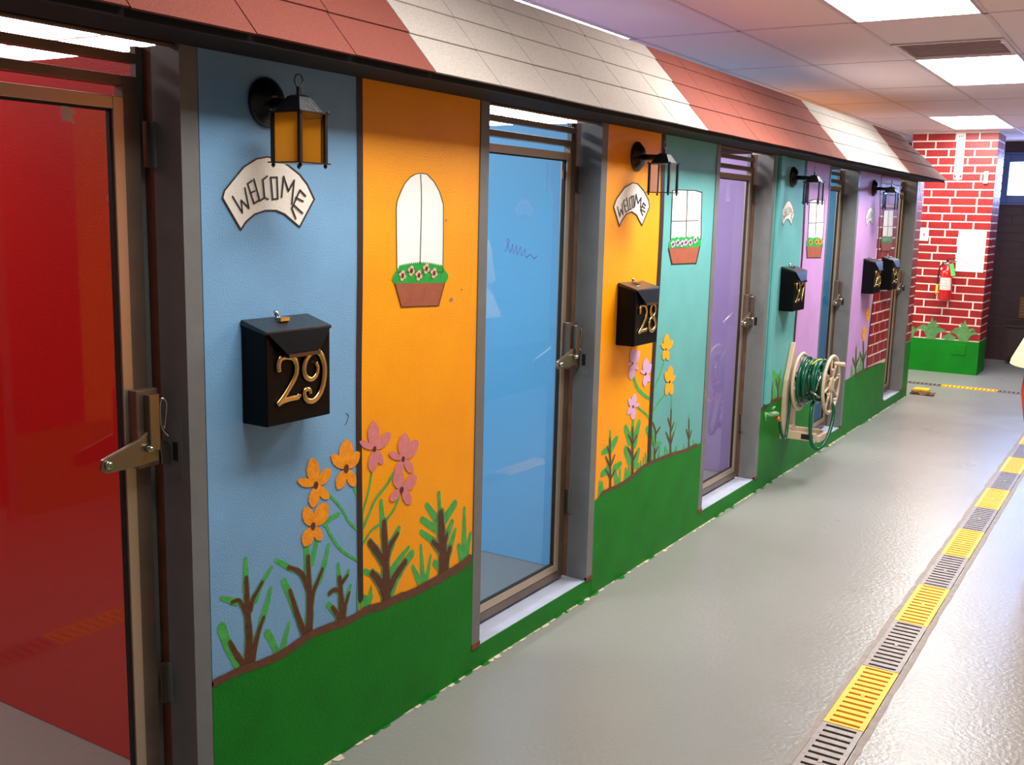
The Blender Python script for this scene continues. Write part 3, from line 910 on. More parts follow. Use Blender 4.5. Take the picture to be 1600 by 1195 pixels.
(6,0,'r',[11866,1219,151,11705,1336,74]),
(6,0,'r',[11769,1018,195,11661,1218,82]),
(6,0,'r',[11606,1023,165,11554,1153,82]),
(6,0,'r',[11473,1024,134,11427,1126,80]),
(6,0,'r',[12167,999,120,12122,1278,59]),
(8,0.5,'r',[11937,981,52,11917,1105,43,11822,1247,33]),
(8,0.5,'r',[11914,1123,44,11963,1234,29]),
(8,0.5,'r',[11928,1121,38,11915,1275,29]),
(8,0.5,'r',[11717,1007,45,11702,1107,38,11719,1211,31]),
(8,0.5,'r',[11707,1084,37,11648,1149,26]),
(8,0.5,'r',[11524,1034,41,11513,1088,27]),
(0,1,'r',[11937,981,32,11917,1105,24,11822,1247,17]),
(0,1,'r',[11914,1123,23,11963,1234,12]),
(0,1,'r',[11928,1121,17,11915,1275,12]),
(0,1,'r',[11717,1007,25,11702,1107,20,11719,1211,14]),
(0,1,'r',[11707,1084,19,11648,1149,11]),
(0,1,'r',[11524,1034,22,11513,1088,11]),
]),
('lavender', 'painted_shrub', 'left painted shrub on lavender', [
(6,0,'r',[15526,1192,52,15512,1333,21]),
(6,0,'r',[15385,877,142,15315,1012,50]),
(6,0,'r',[15759,858,171,15768,961,64]),
(8,0.5,'r',[15612,845,111,15520,1244,80]),
(8,0.5,'r',[15578,957,91,15365,1108,63]),
(8,0.5,'r',[15591,981,98,15748,1093,70]),
(0,1,'r',[15612,845,52,15520,1244,31]),
(0,1,'r',[15578,957,38,15365,1108,19]),
(0,1,'r',[15591,981,41,15748,1093,21]),
]),
('lavender', 'painted_shrub', 'right painted shrub on lavender', [
(6,0,'r',[15943,1254,54,15909,1361,21]),
(6,0,'r',[15913,893,150,15838,1031,53]),
(8,0.5,'r',[16062,881,116,15926,1308,84]),
(8,0.5,'r',[16029,984,95,15769,1155,65]),
(8,0.5,'r',[16021,1011,103,16152,1129,74]),
(0,1,'r',[16062,881,55,15926,1308,32]),
(0,1,'r',[16029,984,40,15769,1155,19]),
(0,1,'r',[16021,1011,43,16152,1129,22]),
]),
('lavender', 'painted_flower', 'upper orange painted flower on lavender', [
(12,5,'p',[16052,1699,16034,1817,215,0]),
(12,5,'p',[16052,1699,16213,1727,82,0]),
(12,5,'p',[16052,1699,16143,1615,141,0]),
(12,5,'p',[16052,1699,15989,1634,132,0]),
(12,5,'p',[16052,1699,15921,1747,67,0]),
(0,6,'d',[16052,1699,23,10]),
]),
('lavender', 'painted_flower', 'lower orange painted flower on lavender', [
(12,5,'p',[15901,1452,15910,1555,190,0]),
(12,5,'p',[15901,1452,16064,1465,58,0]),
(12,5,'p',[15901,1452,15999,1340,187,0]),
(12,5,'p',[15901,1452,15868,1360,177,0]),
(12,5,'p',[15901,1452,15780,1475,22,0]),
(0,6,'d',[15901,1452,22,10]),
]),
]

# ------------------------------------------------------------------ floor with its drain channel
CEIL = 2.47; XR = 2.6; YB = 13.1; Y0 = -1.6
DX0, DX1 = 1.103, 1.231; CY0, CY1 = 10.52, 10.65; YD = 1.11
fl = MB()
fl.box((-5, Y0, -0.1), (DX0, CY0, 0), 'floor_epoxy'); fl.box((DX1, Y0, -0.1), (XR, CY0, 0), 'floor_epoxy')
fl.box((DX0, Y0, -0.1), (DX1, YD, 0), 'floor_epoxy')
fl.box((-5, CY0, -0.1), (-0.85, CY1, 0), 'floor_epoxy')
fl.box((-5, CY1, -0.1), (XR+1.5, YB, 0), 'floor_epoxy')
fl.box((XR, CY0, -0.1), (XR+1.5, CY1, 0), 'floor_epoxy')
fl.box((DX0, YD, -0.12), (DX1, CY1, -0.05), 'drain_dark'); fl.box((-0.85, CY0, -0.12), (XR, CY1, -0.05), 'drain_dark')
floor = tag(fl.build('floor'), 'glossy grey coated concrete floor', None, None, 'structure')
tr = MB()
def wob(x0, x1, ya, yb, m='drain_edge'):
    n = int((yb-ya)/0.08); L = []; R = []
    for i in range(n+1):
        y = ya+(yb-ya)*i/n; L.append((x0+random.uniform(-0.004, 0.004), y, 0.0012)); R.append((x1+random.uniform(-0.003, 0.003), y, 0.0012))
    for i in range(n): tr.poly([L[i], R[i], R[i+1], L[i+1]], m)
wob(DX0-0.018, DX0, YD, CY0); wob(DX1, DX1+0.02, YD, CY0)
tr.build('channel_edge', floor)

# ------------------------------------------------------------------ drain grates: half metre lengths, yellow and bare in turn
def grate_mesh(m):
    g = MB(); w = DX1-DX0-0.004; l = 0.494; t = 0.014
    for x in (-w/2, w/2-0.016): g.box((x, 0, -t), (x+0.016, l, 0.004), m)
    n = 13; p = l/n
    for i in range(n+1):
        yc = i*p; a = max(0, yc-p*0.31); b = min(l, yc+p*0.31); g.box((-w/2+0.016, a, -t), (w/2-0.016, b, 0.004), m)
    g.box((-0.006, l/2-0.012, -t), (0.006, l/2+0.012, 0.005), m)
    return g.mesh('drain_grate')
gy, gm = grate_mesh('grate_yellow'), grate_mesh('grate_metal')
ordn = ['first', 'second', 'third', 'fourth', 'fifth', 'sixth', 'seventh', 'eighth', 'ninth', 'tenth', 'eleventh']
ny = ng = 0
for i in range(18):
    y = 1.113+0.5*i*0.9965; isy = i % 2 == 0
    o = link('drain_grate', gy if isy else gm, None, ((DX0+DX1)/2, y, 0))
    if y > 2.5:
        if isy: lab = '%s yellow slotted drain grate counting from the bottom of the photo' % ordn[ny]; ny += 1
        else: lab = '%s bare metal slotted drain grate counting from the bottom of the photo' % ordn[ng]; ng += 1
        tag(o, lab, 'drain grate', 'grates of the long floor drain')
    else: tag(o, 'slotted drain grate in the floor nearer than the photo shows', 'drain grate', 'grates nearer than the photo shows')
for i, x in enumerate((-0.85, -0.348, 0.152, 0.652, 1.152, 1.652, 2.155)):
    isy = i % 2 == 0 and i > 0
    o = link('drain_grate', gy if isy else gm, None, (x+0.497, (CY0+CY1)/2, 0)); o.rotation_euler = (0, 0, math.pi/2)
    tag(o, ['bare grate of the cross drain at the left behind the kennels', 'bare metal grate of the cross drain before the brick pillar', 'yellow grate of the cross drain in front of the brick pillar', 'bare metal grate of the cross drain right of the yellow one',
            'yellow cross drain grate hidden behind the person', 'bare cross drain grate near the right wall', 'last grate of the cross drain at the right wall'][i], 'drain grate', 'grates of the cross drain')

# ------------------------------------------------------------------ kennel front wall
PIERS = [(-1.6, 0.42, None), (1.637, 2.765, 'A'), (3.64, 4.78, 'B'), (5.665, 6.745, 'C'), (7.5, 8.765, 'D'), (9.5, 9.72, 'E')]
PANELS = {'lavender_pre': (-1.6, 0.42, 'lavender'), 'sky': (1.637, 2.187, 'sky'), 'orange_near': (2.187, 2.765, 'orange'), 'orange_far': (3.64, 4.165, 'orange'), 'teal_far': (4.165, 4.78, 'teal'),
          'teal': (5.665, 6.225, 'teal'), 'lavender_near': (6.225, 6.745, 'lavender'), 'lavender': (7.5, 8.14, 'lavender'), 'brick_far': (8.14, 8.765, 'mortar'), 'brick_end': (9.5, 9.72, 'mortar')}
wl_ = MB()
for a, b, _ in PIERS: wl_.box((-0.14, a+0.004, 0), (-0.006, b-0.004, 2.12), 'wall_white')
for a, b in ((0.42, 1.637), (2.765, 3.64), (4.78, 5.665), (6.745, 7.5), (8.765, 9.5)): wl_.box((-0.04, a, 1.893), (-0.02, b, 2.14), 'roof_black')
wall = tag(wl_.build('wall_left'), 'row of small kennel fronts painted as coloured houses', None, None, 'structure')
LABP = {'sky': 'sky blue painted house front', 'orange_near': 'orange painted house front beside the blue one', 'orange_far': 'orange painted house front with mailbox 28', 'teal_far': 'teal painted house front with square window',
        'teal': 'teal painted house front behind the hose reel', 'lavender_near': 'lavender painted house front with orange flower box', 'lavender': 'lavender painted house front with mailbox 26', 'brick_far': 'house front painted as red brick', 'brick_end': 'narrow brick painted end of the wall', 'lavender_pre': 'lavender painted front'}
PO = {}
for k, (a, b, m) in PANELS.items():
    ay = a+0.003 if a in [p[0] for p in PIERS] else a
    by = b-0.003 if b in [p[1] for p in PIERS] else b
    PO[k] = MB().box((-0.006, ay, 0), (0, by, 1.93), m).build('wall_panel', wall); PO[k]['label'] = LABP[k]
for k in 'ABCD': PO[k] = wall
# painted mural: every painted motif is a film of paint a fraction of a millimetre proud of its panel
def ribbon_mesh(mb, pts, m, X, rag):
    if len(pts) > 2: pts = catmull(pts, 4)
    L = []; R = []; n = len(pts)
    for i, p in enumerate(pts):
        a = pts[max(i-1, 0)]; b = pts[min(i+1, n-1)]; dx, dy = b[0]-a[0], b[1]-a[1]; l = math.hypot(dx, dy) or 1
        w = p[2]/2*(1+random.uniform(-rag, rag)); nx, ny = -dy/l*w, dx/l*w
        L.append((p[0]+nx, p[1]+ny)); R.append((p[0]-nx, p[1]-ny))
    def cap(c, q, A, w):
        fx, fy = c[0]-q[0], c[1]-q[1]; l = math.hypot(fx, fy) or 1; ax, ay = A[0]-c[0], A[1]-c[1]
        return [(c[0]+ax*math.cos(t)+fx/l*w*math.sin(t), c[1]+ay*math.cos(t)+fy/l*w*math.sin(t)) for t in (0.6, 1.2, 1.94, 2.54)]
    for i in range(n-1): mb.poly([(X, *L[i]), (X, *R[i]), (X, *R[i+1]), (X, *L[i+1])], m)
    e = cap(pts[-1], pts[-2], L[-1], pts[-1][2]/2); mb.poly([(X, *p) for p in [L[-1]]+e+[R[-1]]], m)
    e = cap(pts[0], pts[1], L[0], pts[0][2]/2); mb.poly([(X, *p) for p in [L[0]]+e+[R[0]]], m)
def mural_item(polys, off=0.0):
    mb = MB()
    for kq, (mi, layer, kind, q) in enumerate(sorted(polys, key=lambda t: t[1])):
        m = MURAL_PAINTS[mi]; X = 0.0006+layer*0.0003+kq*0.00004+off; q = [c/2000.0 for c in q]
        if kind in 'sr': ribbon_mesh(mb, [tuple(q[i:i+3]) for i in range(0, len(q), 3)], m, X, 0.1 if kind == 'r' else 0.03)
        elif kind == 'g': mb.poly([(X, q[i], q[i+1]) for i in range(0, len(q), 2)], m)
        elif kind == 'd':
            mb.poly([(X, q[0]+q[2]*math.cos(a*math.pi/5), q[1]+q[3]*math.sin(a*math.pi/5)) for a in range(10)], m)
        else:
            cy, cz, ty, tz, w = q[:5]; dy, dz = ty-cy, tz-cz; l = math.hypot(dy, dz) or 1; ny, nz = -dz/l*w/2, dy/l*w/2
            mb.poly([(X, cy+dy*u+ny*v, cz+dz*u+nz*v) for u, v in ((-.05, 0), (.1, .35), (.3, .8), (.5, 1), (.7, .95), (.88, .55), (1, 0), (.88, -.55), (.7, -.95), (.5, -1), (.3, -.8), (.1, -.35))], m)
    return mb
BANNER = None
for pan, name, lab, polys in MURAL:
    mb = mural_item(polys, 0.003 if pan == 'brick_far' else 0.0)
    o = mb.build(name, PO[pan], fix=False)
    if lab: o['label'] = lab
    if name == 'painted_banner' and BANNER is None: BANNER = o.data
# painted bricks at the far houses
def brick_wall(parent, axis, fixed, out, a, b, z0, z1, pitch, ln, jv, jh, depth, m, skip=None, seed=1, name='brick'):
    """bricks on a face; axis 'y': face x=fixed, runs along y; axis 'x': face y=fixed, runs along x; out = outward sign"""
    rnd = random.Random(seed); cache = {}
    z = z0; row = 0
    while z < z1-0.02:
        zt = min(z+pitch, z1); s = a-(0.5*ln if row % 2 else 0)+rnd.uniform(-0.03, 0.03)
        while s < b-0.012:
            e = s+ln*rnd.uniform(0.85, 1.15); s0 = max(s+jv/2, a); e0 = min(e-jv/2, b)
            if b-e0 < 0.03: e0 = b; e = b
            if e0-s0 > 0.012:
                c = ((s0+e0)/2, (z+zt)/2)
                if not (skip and skip(s0, e0, z, zt)):
                    q = lambda: rnd.uniform(-0.0015, 0.0015)
                    w0, w1, h0, h1 = s0, e0, z+jh/2, zt-jh/2; d0, d1 = fixed, fixed+out*depth
                    P = lambda u, v, d: (d, u, v) if axis == 'y' else (u, d, v)
                    mb = MB(); k = 0.0015
                    back = [P(w0, h0, d0), P(w1, h0, d0), P(w1, h1, d0), P(w0, h1, d0)]
                    front = [P(w0+k+q(), h0+k+q(), d1), P(w1-k+q(), h0+k+q(), d1), P(w1-k+q(), h1-k+q(), d1), P(w0+k+q(), h1-k+q(), d1)]
                    mb.hexa(back, front, m); mb.build(name, parent)
            s = e
        z = zt; row += 1
brick_wall(PO['brick_far'], 'y', 0.0, 1, 8.143, 8.762, 0.44, 1.9, 0.082, 0.2, 0.012, 0.011, 0.0016, 'brick_red', seed=3)
brick_wall(PO['brick_end'], 'y', 0.0, 1, 9.503, 9.72, 0.5, 1.9, 0.082, 0.2, 0.012, 0.011, 0.0016, 'brick_red', seed=4)
MB().box((0, 9.503, 0), (0.0022, 9.722, 0.5), 'paint_lawn').build('painted_lawn', wall)
MB().box((0, -1.6, 0), (0.002, 0.42, 0.4), 'paint_lawn').build('painted_lawn', wall)
# the lawn colour runs below each door sill; a ragged line of crumbs and paint where wall meets floor
sl = MB()
for a, b in ((0.42, 1.637), (2.765, 3.64), (4.78, 5.665), (6.745, 7.5), (8.765, 9.5)): sl.box((-0.004, a, 0), (0.0016, b, 0.079), 'paint_lawn')
sl.build('curb_paint', wall)
cb = MB(); y = 0.3
while y < 9.7:
    d = random.uniform(0.02, 0.07); w = random.choice((0.006, 0.01, 0.014, 0.02)) * random.uniform(0.6, 1.2)
    cb.poly([(0.002, y, 0.0015), (w, y+d*0.2, 0.0015), (w*random.uniform(0.7, 1.2), y+d*0.7, 0.0015), (0.002, y+d, 0.0015)], random.choice(('crumb', 'crumb', 'crumb', 'paint_lawn'))); y += d*random.uniform(0.7, 1.0)
tag(cb.build('paint_residue', wall, fix=False), kind='stuff')
# water pipe boxed in behind teal paint
MB().box((0, 5.70, 0.5), (0.022, 5.775, 1.9), 'teal').build('pipe_cover', wall, bevel=0.006)

# ------------------------------------------------------------------ kennels behind: partitions, backs, raised floor
KN = [(-0.35, 1.655, 'kennel_red'), (1.755, 3.655, 'kennel_blue'), (3.755, 5.67, 'kennel_purple'), (5.77, 7.5, 'kennel_cyan'), (7.6, 9.6, 'kennel_gold')]
kw = MB(); KX = -2.3
for a, b, c in KN: kw.box((KX, b+0.008, 0.08), (-0.142, b+0.092 if b < 9 else b+0.11, 1.9), 'wall_white')
kw.box((KX-0.1, -0.45, 0.0), (KX, 9.71, 1.9), 'wall_white'); kw.box((KX, -0.45, 0.08), (-0.142, -0.358, 1.9), 'wall_white')
kw = tag(kw.build('wall_partition'), 'painted partition walls between the kennels', None, None, 'structure')
for a, b, c in KN:
    MB().box((KX, b, 0.08), (-0.142, b+0.008, 1.9), c).build('wall_panel', kw)
    MB().box((KX, a-0.008, 0.08), (-0.142, a, 1.9), c).build('wall_panel', kw)
    MB().box((KX, a, 0.08), (KX+0.008, b, 1.9), c).build('wall_panel', kw)
    nb = [(p, q) for p, q, _ in PIERS if q > a and p < b]
    for p, q in nb: MB().box((-0.148, max(p+0.01, a), 0.08), (-0.141, min(q-0.01, b), 1.9), c).build('wall_panel', kw)
kf = MB()
kf.box((KX, -0.45, 0.001), (-0.142, 9.7, 0.078), 'floor_epoxy')
tag(kf.build('floor_kennel'), 'raised grey floor of the kennels', None, None, 'structure')

# ------------------------------------------------------------------ kennel doors
def latch(parent, y, z, big=True):
    X = -0.088
    l = thing('latch', 'lever latch', None); del l['label']; l.parent = parent
    l.location = (X, y, z)
    MB().prism([(-0.135, -0.012), (-0.13, 0.012), (-0.03, 0.042), (0.0, 0.06), (0.02, 0.06), (0.02, -0.018), (-0.04, -0.02), (-0.12, -0.02)], 'X', 0.03, 0.042, 'lever_metal').build('lever', l, bevel=0.003)
    MB().lathe([(0.0, -0.001), (0.010, 0.0), (0.010, 0.008), (0.006, 0.012)], (0.042, -0.118, -0.001), 'X', 'chrome', 12).build('lever_knob', l)
    MB().lathe([(0.008, 0.0), (0.008, 0.012), (0.005, 0.02)], (0.042, -0.015, 0.018), 'X', 'chrome', 12).build('pivot_pin', l)
    MB().box((0.0, -0.03, -0.03), (0.03, 0.028, 0.15), 'leaf_stile').box((0.03, -0.01, 0.01), (0.05, 0.018, 0.14), 'lever_metal').build('latch_body', l, bevel=0.002)
    t = MB(); t.tube(catmull([(0.035, 0.04, 0.05), (0.04, 0.045, 0.11), (0.038, 0.037, 0.125), (0.036, 0.03, 0.112), (0.036, 0.032, 0.06), (0.04, 0.05, 0.035)], 5), 0.003, 'chrome', 8); t.build('hasp', l)
    MB().prism([(0.03, 0.03), (0.055, 0.02), (0.072, -0.005), (0.076, -0.03), (0.055, -0.035), (0.035, -0.03)], 'X', 0.02, 0.03, 'lever_metal').build('keeper', l, bevel=0.002)
def bars(name, parent, lo, hi, m, bev=0.0015): return MB().box(lo, hi, m).build(name, parent, bevel=bev)
def kennel_door(n, ya, yb, label, sill, top=1.893, jf=0.048):
    d = thing('door_%d' % n, label, 'door', (0, ya, 0.08), None, 'structure')
    w = yb-ya; H = top-0.08
    j = MB(); j.box((-0.085, 0.0, 0), (0.003, 0.012, H), 'steel_grey'); j.box((-0.006, 0.012, 0), (0.003, jf, H), 'steel_grey'); j.box((-0.085, 0.012, 0), (-0.07, 0.05, H), 'steel_grey'); j.build('door_jamb', d)
    j = MB(); j.box((-0.006, w-0.052, 0), (0.004, w-0.003, H), 'steel_grey'); j.box((-0.088, w-0.052, 0), (-0.006, w-0.046, H), 'steel_grey'); j.box((-0.09, w-0.046, 0), (-0.05, w-0.003, H), 'steel_grey'); j.build('door_jamb', d)
    MB().box((-0.122, w-0.049, 0), (-0.09, w-0.003, H), 'wood_brown').build('wood_stud', d)
    MB().box((-0.14, w-0.066, 0), (-0.122, w-0.02, H), 'steel_grey').build('door_stop', d)
    MB().box((-0.14, 0.003, 0), (-0.09, 0.04, H), 'wood_brown').build('wood_stud', d)
    bars('header', d, (-0.03, 0.05, H-0.006), (-0.008, w-0.05, H), 'wood_brown')
    # transom bars
    bars('transom_bar', d, (-0.112, 0.05, 1.85-0.08), (-0.088, w-0.088, 1.871-0.08), 'leaf_stile')
    # leaf
    L0, L1 = 0.062 if jf > 0.02 else 0.02, w-0.085; zb = 0.012; zt = 1.822-0.08
    lf = MB(); st = 0.042
    lf.box((-0.12, L0, zb), (-0.09, L0+st, zt), 'leaf_stile'); lf.box((-0.12, L1-st, zb), (-0.09, L1, zt), 'leaf_stile')
    lf.box((-0.12, L0+st, zt-0.022), (-0.09, L1-st, zt), 'leaf_stile'); lf.box((-0.12, L0+st, zb), (-0.09, L1-st, zb+0.034), 'leaf_stile')
    lf = lf.build('leaf_frame', d, bevel=0.0015)
    B0, B1 = L0+st+0.002, L1-st-0.002; b = 0.027; bt = 1.776-0.08; bb = zb+0.037
    bd = MB()
    bd.box((-0.114, B0, bb), (-0.086, B0+b, bt), 'leaf_bead'); bd.box((-0.114, B1-b, bb), (-0.086, B1, bt), 'leaf_bead')
    bd.box((-0.114, B0+b, bt-b), (-0.086, B1-b, bt), 'leaf_bead'); bd.box((-0.114, B0+b, bb), (-0.086, B1-b, bb+b), 'leaf_bead')
    bd.build('glazing_bead', d, bevel=0.0015)
    g = MB(); q = 0.005
    g.box((-0.106, B0+b, bb+b), (-0.094, B0+b+q, bt-b), 'gasket'); g.box((-0.106, B1-b-q, bb+b), (-0.094, B1-b, bt-b), 'gasket'); g.box((-0.106, B0+b, bt-b-q), (-0.094, B1-b, bt-b), 'gasket'); g.box((-0.106, B0+b, bb+b), (-0.094, B1-b, bb+b+q), 'gasket')
    g.build('gasket', d)
    gp = MB().poly([(-0.1, B0+b, bb+b), (-0.1, B1-b, bb+b), (-0.1, B1-b, bt-b), (-0.1, B0+b, bt-b)], 'pane_glass')
    gpm = MB(); gpm.poly([(-0.1, B0+b, bb+b), (-0.1, B1-b, bb+b), (-0.1, B1-b, bt-b), (-0.1, B0+b, bt-b)], 'pane_glass'); gpm.build('glass_pane', d, fix=False)
    latch(d, L1-0.03, 0.985-0.08)
    for z in (1.68, 0.40):
        h = MB(); h.box((-0.088, w-0.058, z-0.05-0.08), (-0.078, w-0.05, z+0.05-0.08), 'steel_grey'); h.box((-0.1, w-0.07, z-0.05-0.08), (-0.088, w-0.052, z+0.05-0.08), 'lever_metal'); h.build('hinge', d)
    sp = MB(); sp.box((-0.07, w-0.0535, 0.84), (-0.02, w-0.0515, 0.98), 'steel_grey'); sp.box((-0.05, w-0.0545, 0.88), (-0.034, w-0.053, 0.925), 'gasket'); sp.build('strike_plate', d)
    MB().box((-0.142, 0, -0.077), (0.0, w, 0.0), 'sill_grey').build('door_sill', d)
    rs = MB(); rs.box((-0.004, 0.0, -0.004), (0.0045, 0.05, 0.016), 'rust'); rs.box((-0.004, w-0.052, -0.004), (0.0055, w-0.001, 0.012), 'rust'); rs.build('rusted_foot', d)
    return d
d1 = kennel_door(1, 0.42, 1.637, 'nearest metal framed glass door of a red painted kennel', 0)
d2 = kennel_door(2, 2.765, 3.64, 'metal framed glass door of the blue kennel between orange house fronts', 0)
d3 = kennel_door(3, 4.78, 5.665, 'metal framed glass door of the purple kennel after mailbox 28', 0)
d4 = kennel_door(4, 6.745, 7.5, 'narrow looking glass door of the cyan kennel beyond the hose reel', 0, jf=0.016)
d5 = kennel_door(5, 8.765, 9.5, 'last glass door of the gold kennel by the brick pillar', 0, jf=0.016)
# bits on the glass
tp = MB(); tp.poly([(-0.0985, 0.945, 1.636), (-0.0985, 0.975, 1.632), (-0.0985, 0.968, 1.646), (-0.0985, 0.978, 1.654), (-0.0985, 0.962, 1.664), (-0.0985, 0.945, 1.664)], 'tape'); tp.build('tape_piece', d1, fix=False)
sc = MB()
zz = [(3.05, 1.415), (3.075, 1.45), (3.06, 1.455), (3.085, 1.41), (3.1, 1.44), (3.105, 1.405), (3.125, 1.435), (3.13, 1.4), (3.155, 1.43), (3.16, 1.395), (3.185, 1.42), (3.19, 1.39), (3.22, 1.40), (3.25, 1.385), (3.27, 1.395)]
ribbon_mesh(sc, [(a+0.03, b, 0.003) for a, b in zz], 'scribble', -0.0985, 0.2)
so = sc.build('marker_scribble', d2, fix=False, loc=(0, -2.765, -0.08))
st_ = MB(); st_.box((-0.099, 0.70, 1.60), (-0.098, 0.712, 1.63), 'tape'); st_.build('tape_piece', d2)

# ------------------------------------------------------------------ shingled canopy over the doors
EX, EZ = 0.2, 1.908; DXs, DZs = -0.29/0.4507, 0.345/0.4507   # unit vector up the slope
NXs, NZs = DZs, -DXs                                             # outward normal
roof = thing('shingle_canopy', 'small sloping shingled canopy in brown and grey blocks above the kennel doors', 'canopy', (0, 0, 0))
def rp(s, y, h=0.0): return (EX+DXs*s+NXs*h, y, EZ+DZs*s+NZs*h)
def yend(s): return 9.60-0.62*s/0.45
rb = MB(); rb.hexa([rp(-0.0, -1.5, -0.02), rp(0.0, yend(0)-0.01, -0.02), rp(0.45, yend(0.45)-0.01, -0.02), rp(0.45, -1.5, -0.02)], [rp(0.0, -1.5, -0.002), rp(0.0, yend(0)-0.01, -0.002), rp(0.45, yend(0.45)-0.01, -0.002), rp(0.45, -1.5, -0.002)], 'roof_black'); rb.build('roof_deck', roof)
MB().box((0.003, -1.5, 1.892), (0.188, 9.55, 1.901), 'roof_black').build('soffit', roof)
MB().box((0.182, -1.5, 1.886), (0.193, 9.56, 1.906), 'roof_black').build('fascia', roof)
e_ = MB(); e_.poly([(0.19, 9.56, 1.9), (-0.09, 9.1, 2.24), (-0.09, 9.5, 1.9)], 'roof_black'); e_.poly([(0.19, 9.56, 1.9), (-0.13, 9.5, 1.9), (-0.13, 9.0, 2.24), (-0.09, 9.05, 2.24)], 'roof_black'); e_.build('end_board', roof, fix=False)
rc = MB(); rc.hexa([rp(0.41, -1.5, 0.004), rp(0.41, yend(0.41), 0.004), rp(0.455, yend(0.45), 0.004), rp(0.455, -1.5, 0.004)], [rp(0.41, -1.5, 0.012), rp(0.41, yend(0.41), 0.012), rp(0.455, yend(0.45), 0.012), rp(0.455, -1.5, 0.012)], 'shingle_grey')
smesh = {}
NS0 = 2.24-0.3115*12
cuts = [(2.24, 'shingle_brown'), (4.125, 'shingle_grey'), (6.31, 'shingle_brown'), (8.075, 'shingle_grey'), (20, 'shingle_brown')]
bounds = [2.24-0.3135*k for k in range(11, 0, -1)]
def seq(a, b, n): return [a+(b-a)*i/n for i in range(n)]
bounds += seq(2.24, 4.125, 6)+seq(4.125, 6.31, 7)+seq(6.31, 8.075, 6)+seq(8.075, 9.62, 5)+[9.75]
courses = [(-0.012, 0.133), (0.125, 0.258), (0.25, 0.383), (0.375, 0.452)]
for ci, (s0, s1) in enumerate(courses):
    for i in range(len(bounds)-1):
        j = random.uniform(-0.006, 0.006) if ci else 0
        a, b = bounds[i]+0.0018, bounds[i+1]-0.0018
        m = 'shingle_grey'
        for lim, mm in cuts:
            if (a+b)/2 < lim: m = mm; break
        if i < 2: m = 'shingle_grey'
        a0, b0, a1, b1 = a, min(b, yend(s0)), a, min(b, yend(s1))
        if b0 <= a0+0.01 or b1 <= a1-0.001:
            if b0 <= a0+0.01: continue
            b1 = a1+0.001
        h0, h1 = 0.006+random.uniform(0, 0.0012), 0.001
        q = MB(); t = 0.0045; fr = [random.uniform(-0.0015, 0.0015) for _ in range(4)]
        q.hexa([rp(s0+fr[0], a0, h0-t), rp(s0+fr[1], b0, h0-t), rp(s1, b1, h1-t+0.002), rp(s1, a1, h1-t+0.002)], [rp(s0+fr[0], a0, h0), rp(s0+fr[1], b0, h0), rp(s1, b1, h1+0.001), rp(s1, a1, h1+0.001)], m)
        q.build('shingle', roof)

# ------------------------------------------------------------------ ceiling
ce = MB(); ce.box((-5, Y0, CEIL+0.012), (XR+1.5, YB, CEIL+0.1), 'roof_black')
ceil = tag(ce.build('ceiling'), 'suspended ceiling of mauve tinted tiles', None, None, 'structure')
GX = [-5.0+0.0, -4.63, -4.06, -3.49, -2.92, -2.35, -1.78, -1.21, -0.64, -0.07, 0.5, 1.07, 1.64, 2.21, 2.78, 3.35, 4.1]
GY = [Y0, 0.0, 1.29, 2.58, 3.87, 5.16, 6.45, 7.74, 8.65, 9.94, 11.27, 12.3, YB]
WALK = {(10, 2): 'ceiling light panel just above the photo frame', (10, 4): 'large ceiling light panel at the top edge of the photo', (10, 6): 'middle ceiling light panel just beyond the grey vent', (9, 9): 'farthest ceiling light panel in front of the brick pillar',
        (7, 4): 'ceiling light panel peeking over the top of the shingled canopy'}
HID = {(6, 1), (6, 6), (6, 8), (6, 2)}  # unseen panels added to brighten the kennels
FAR = {(i, j) for i in (1, 2, 3) for j in (3, 4, 7, 8)}
def fixture(x0, x1, y0, y1, label, group, dm):
    t = thing('ceiling_light', label, 'ceiling light', (x0, y0, CEIL), group); w, l = x1-x0, y1-y0; f = 0.02
    fr = MB(); fr.box((0.008, 0.008, -0.002), (w-0.008, f, 0.01), 'fixture_white'); fr.box((0.008, l-f, -0.002), (w-0.008, l-0.008, 0.01), 'fixture_white'); fr.box((0.008, f, -0.002), (f, l-f, 0.01), 'fixture_white'); fr.box((w-f, f, -0.002), (w-0.008, l-f, 0.01), 'fixture_white')
    fr.build('frame', t)
    d = MB(); d.poly([(f, f, 0.003), (f, l-f, 0.003), (w-f, l-f, 0.003), (w-f, f, 0.003)], dm); d.build('diffuser', t, fix=False)
tm = {}
gr = MB()
for x in GX[1:-1]: gr.box((x-0.011, Y0, CEIL-0.002), (x+0.011, YB, CEIL+0.006), 'ceiling_bar')
for y in GY[1:-1]: gr.box((-5, y-0.011, CEIL-0.002), (4.1, y+0.011, CEIL+0.0055), 'ceiling_bar')
gr.build('ceiling_grid', ceil)
def tile(x0, x1, y0, y1):
    k = (round(x1-x0, 3), round(y1-y0, 3))
    if k not in tm:
        b = MB(); b.box((0.008, 0.008, 0.0), (k[0]-0.008, k[1]-0.008, 0.012), 'ceiling_tile'); tm[k] = b.mesh('ceiling_tile')
    link('ceiling_tile', tm[k], ceil, (x0, y0, CEIL+random.uniform(0.0, 0.0012)))
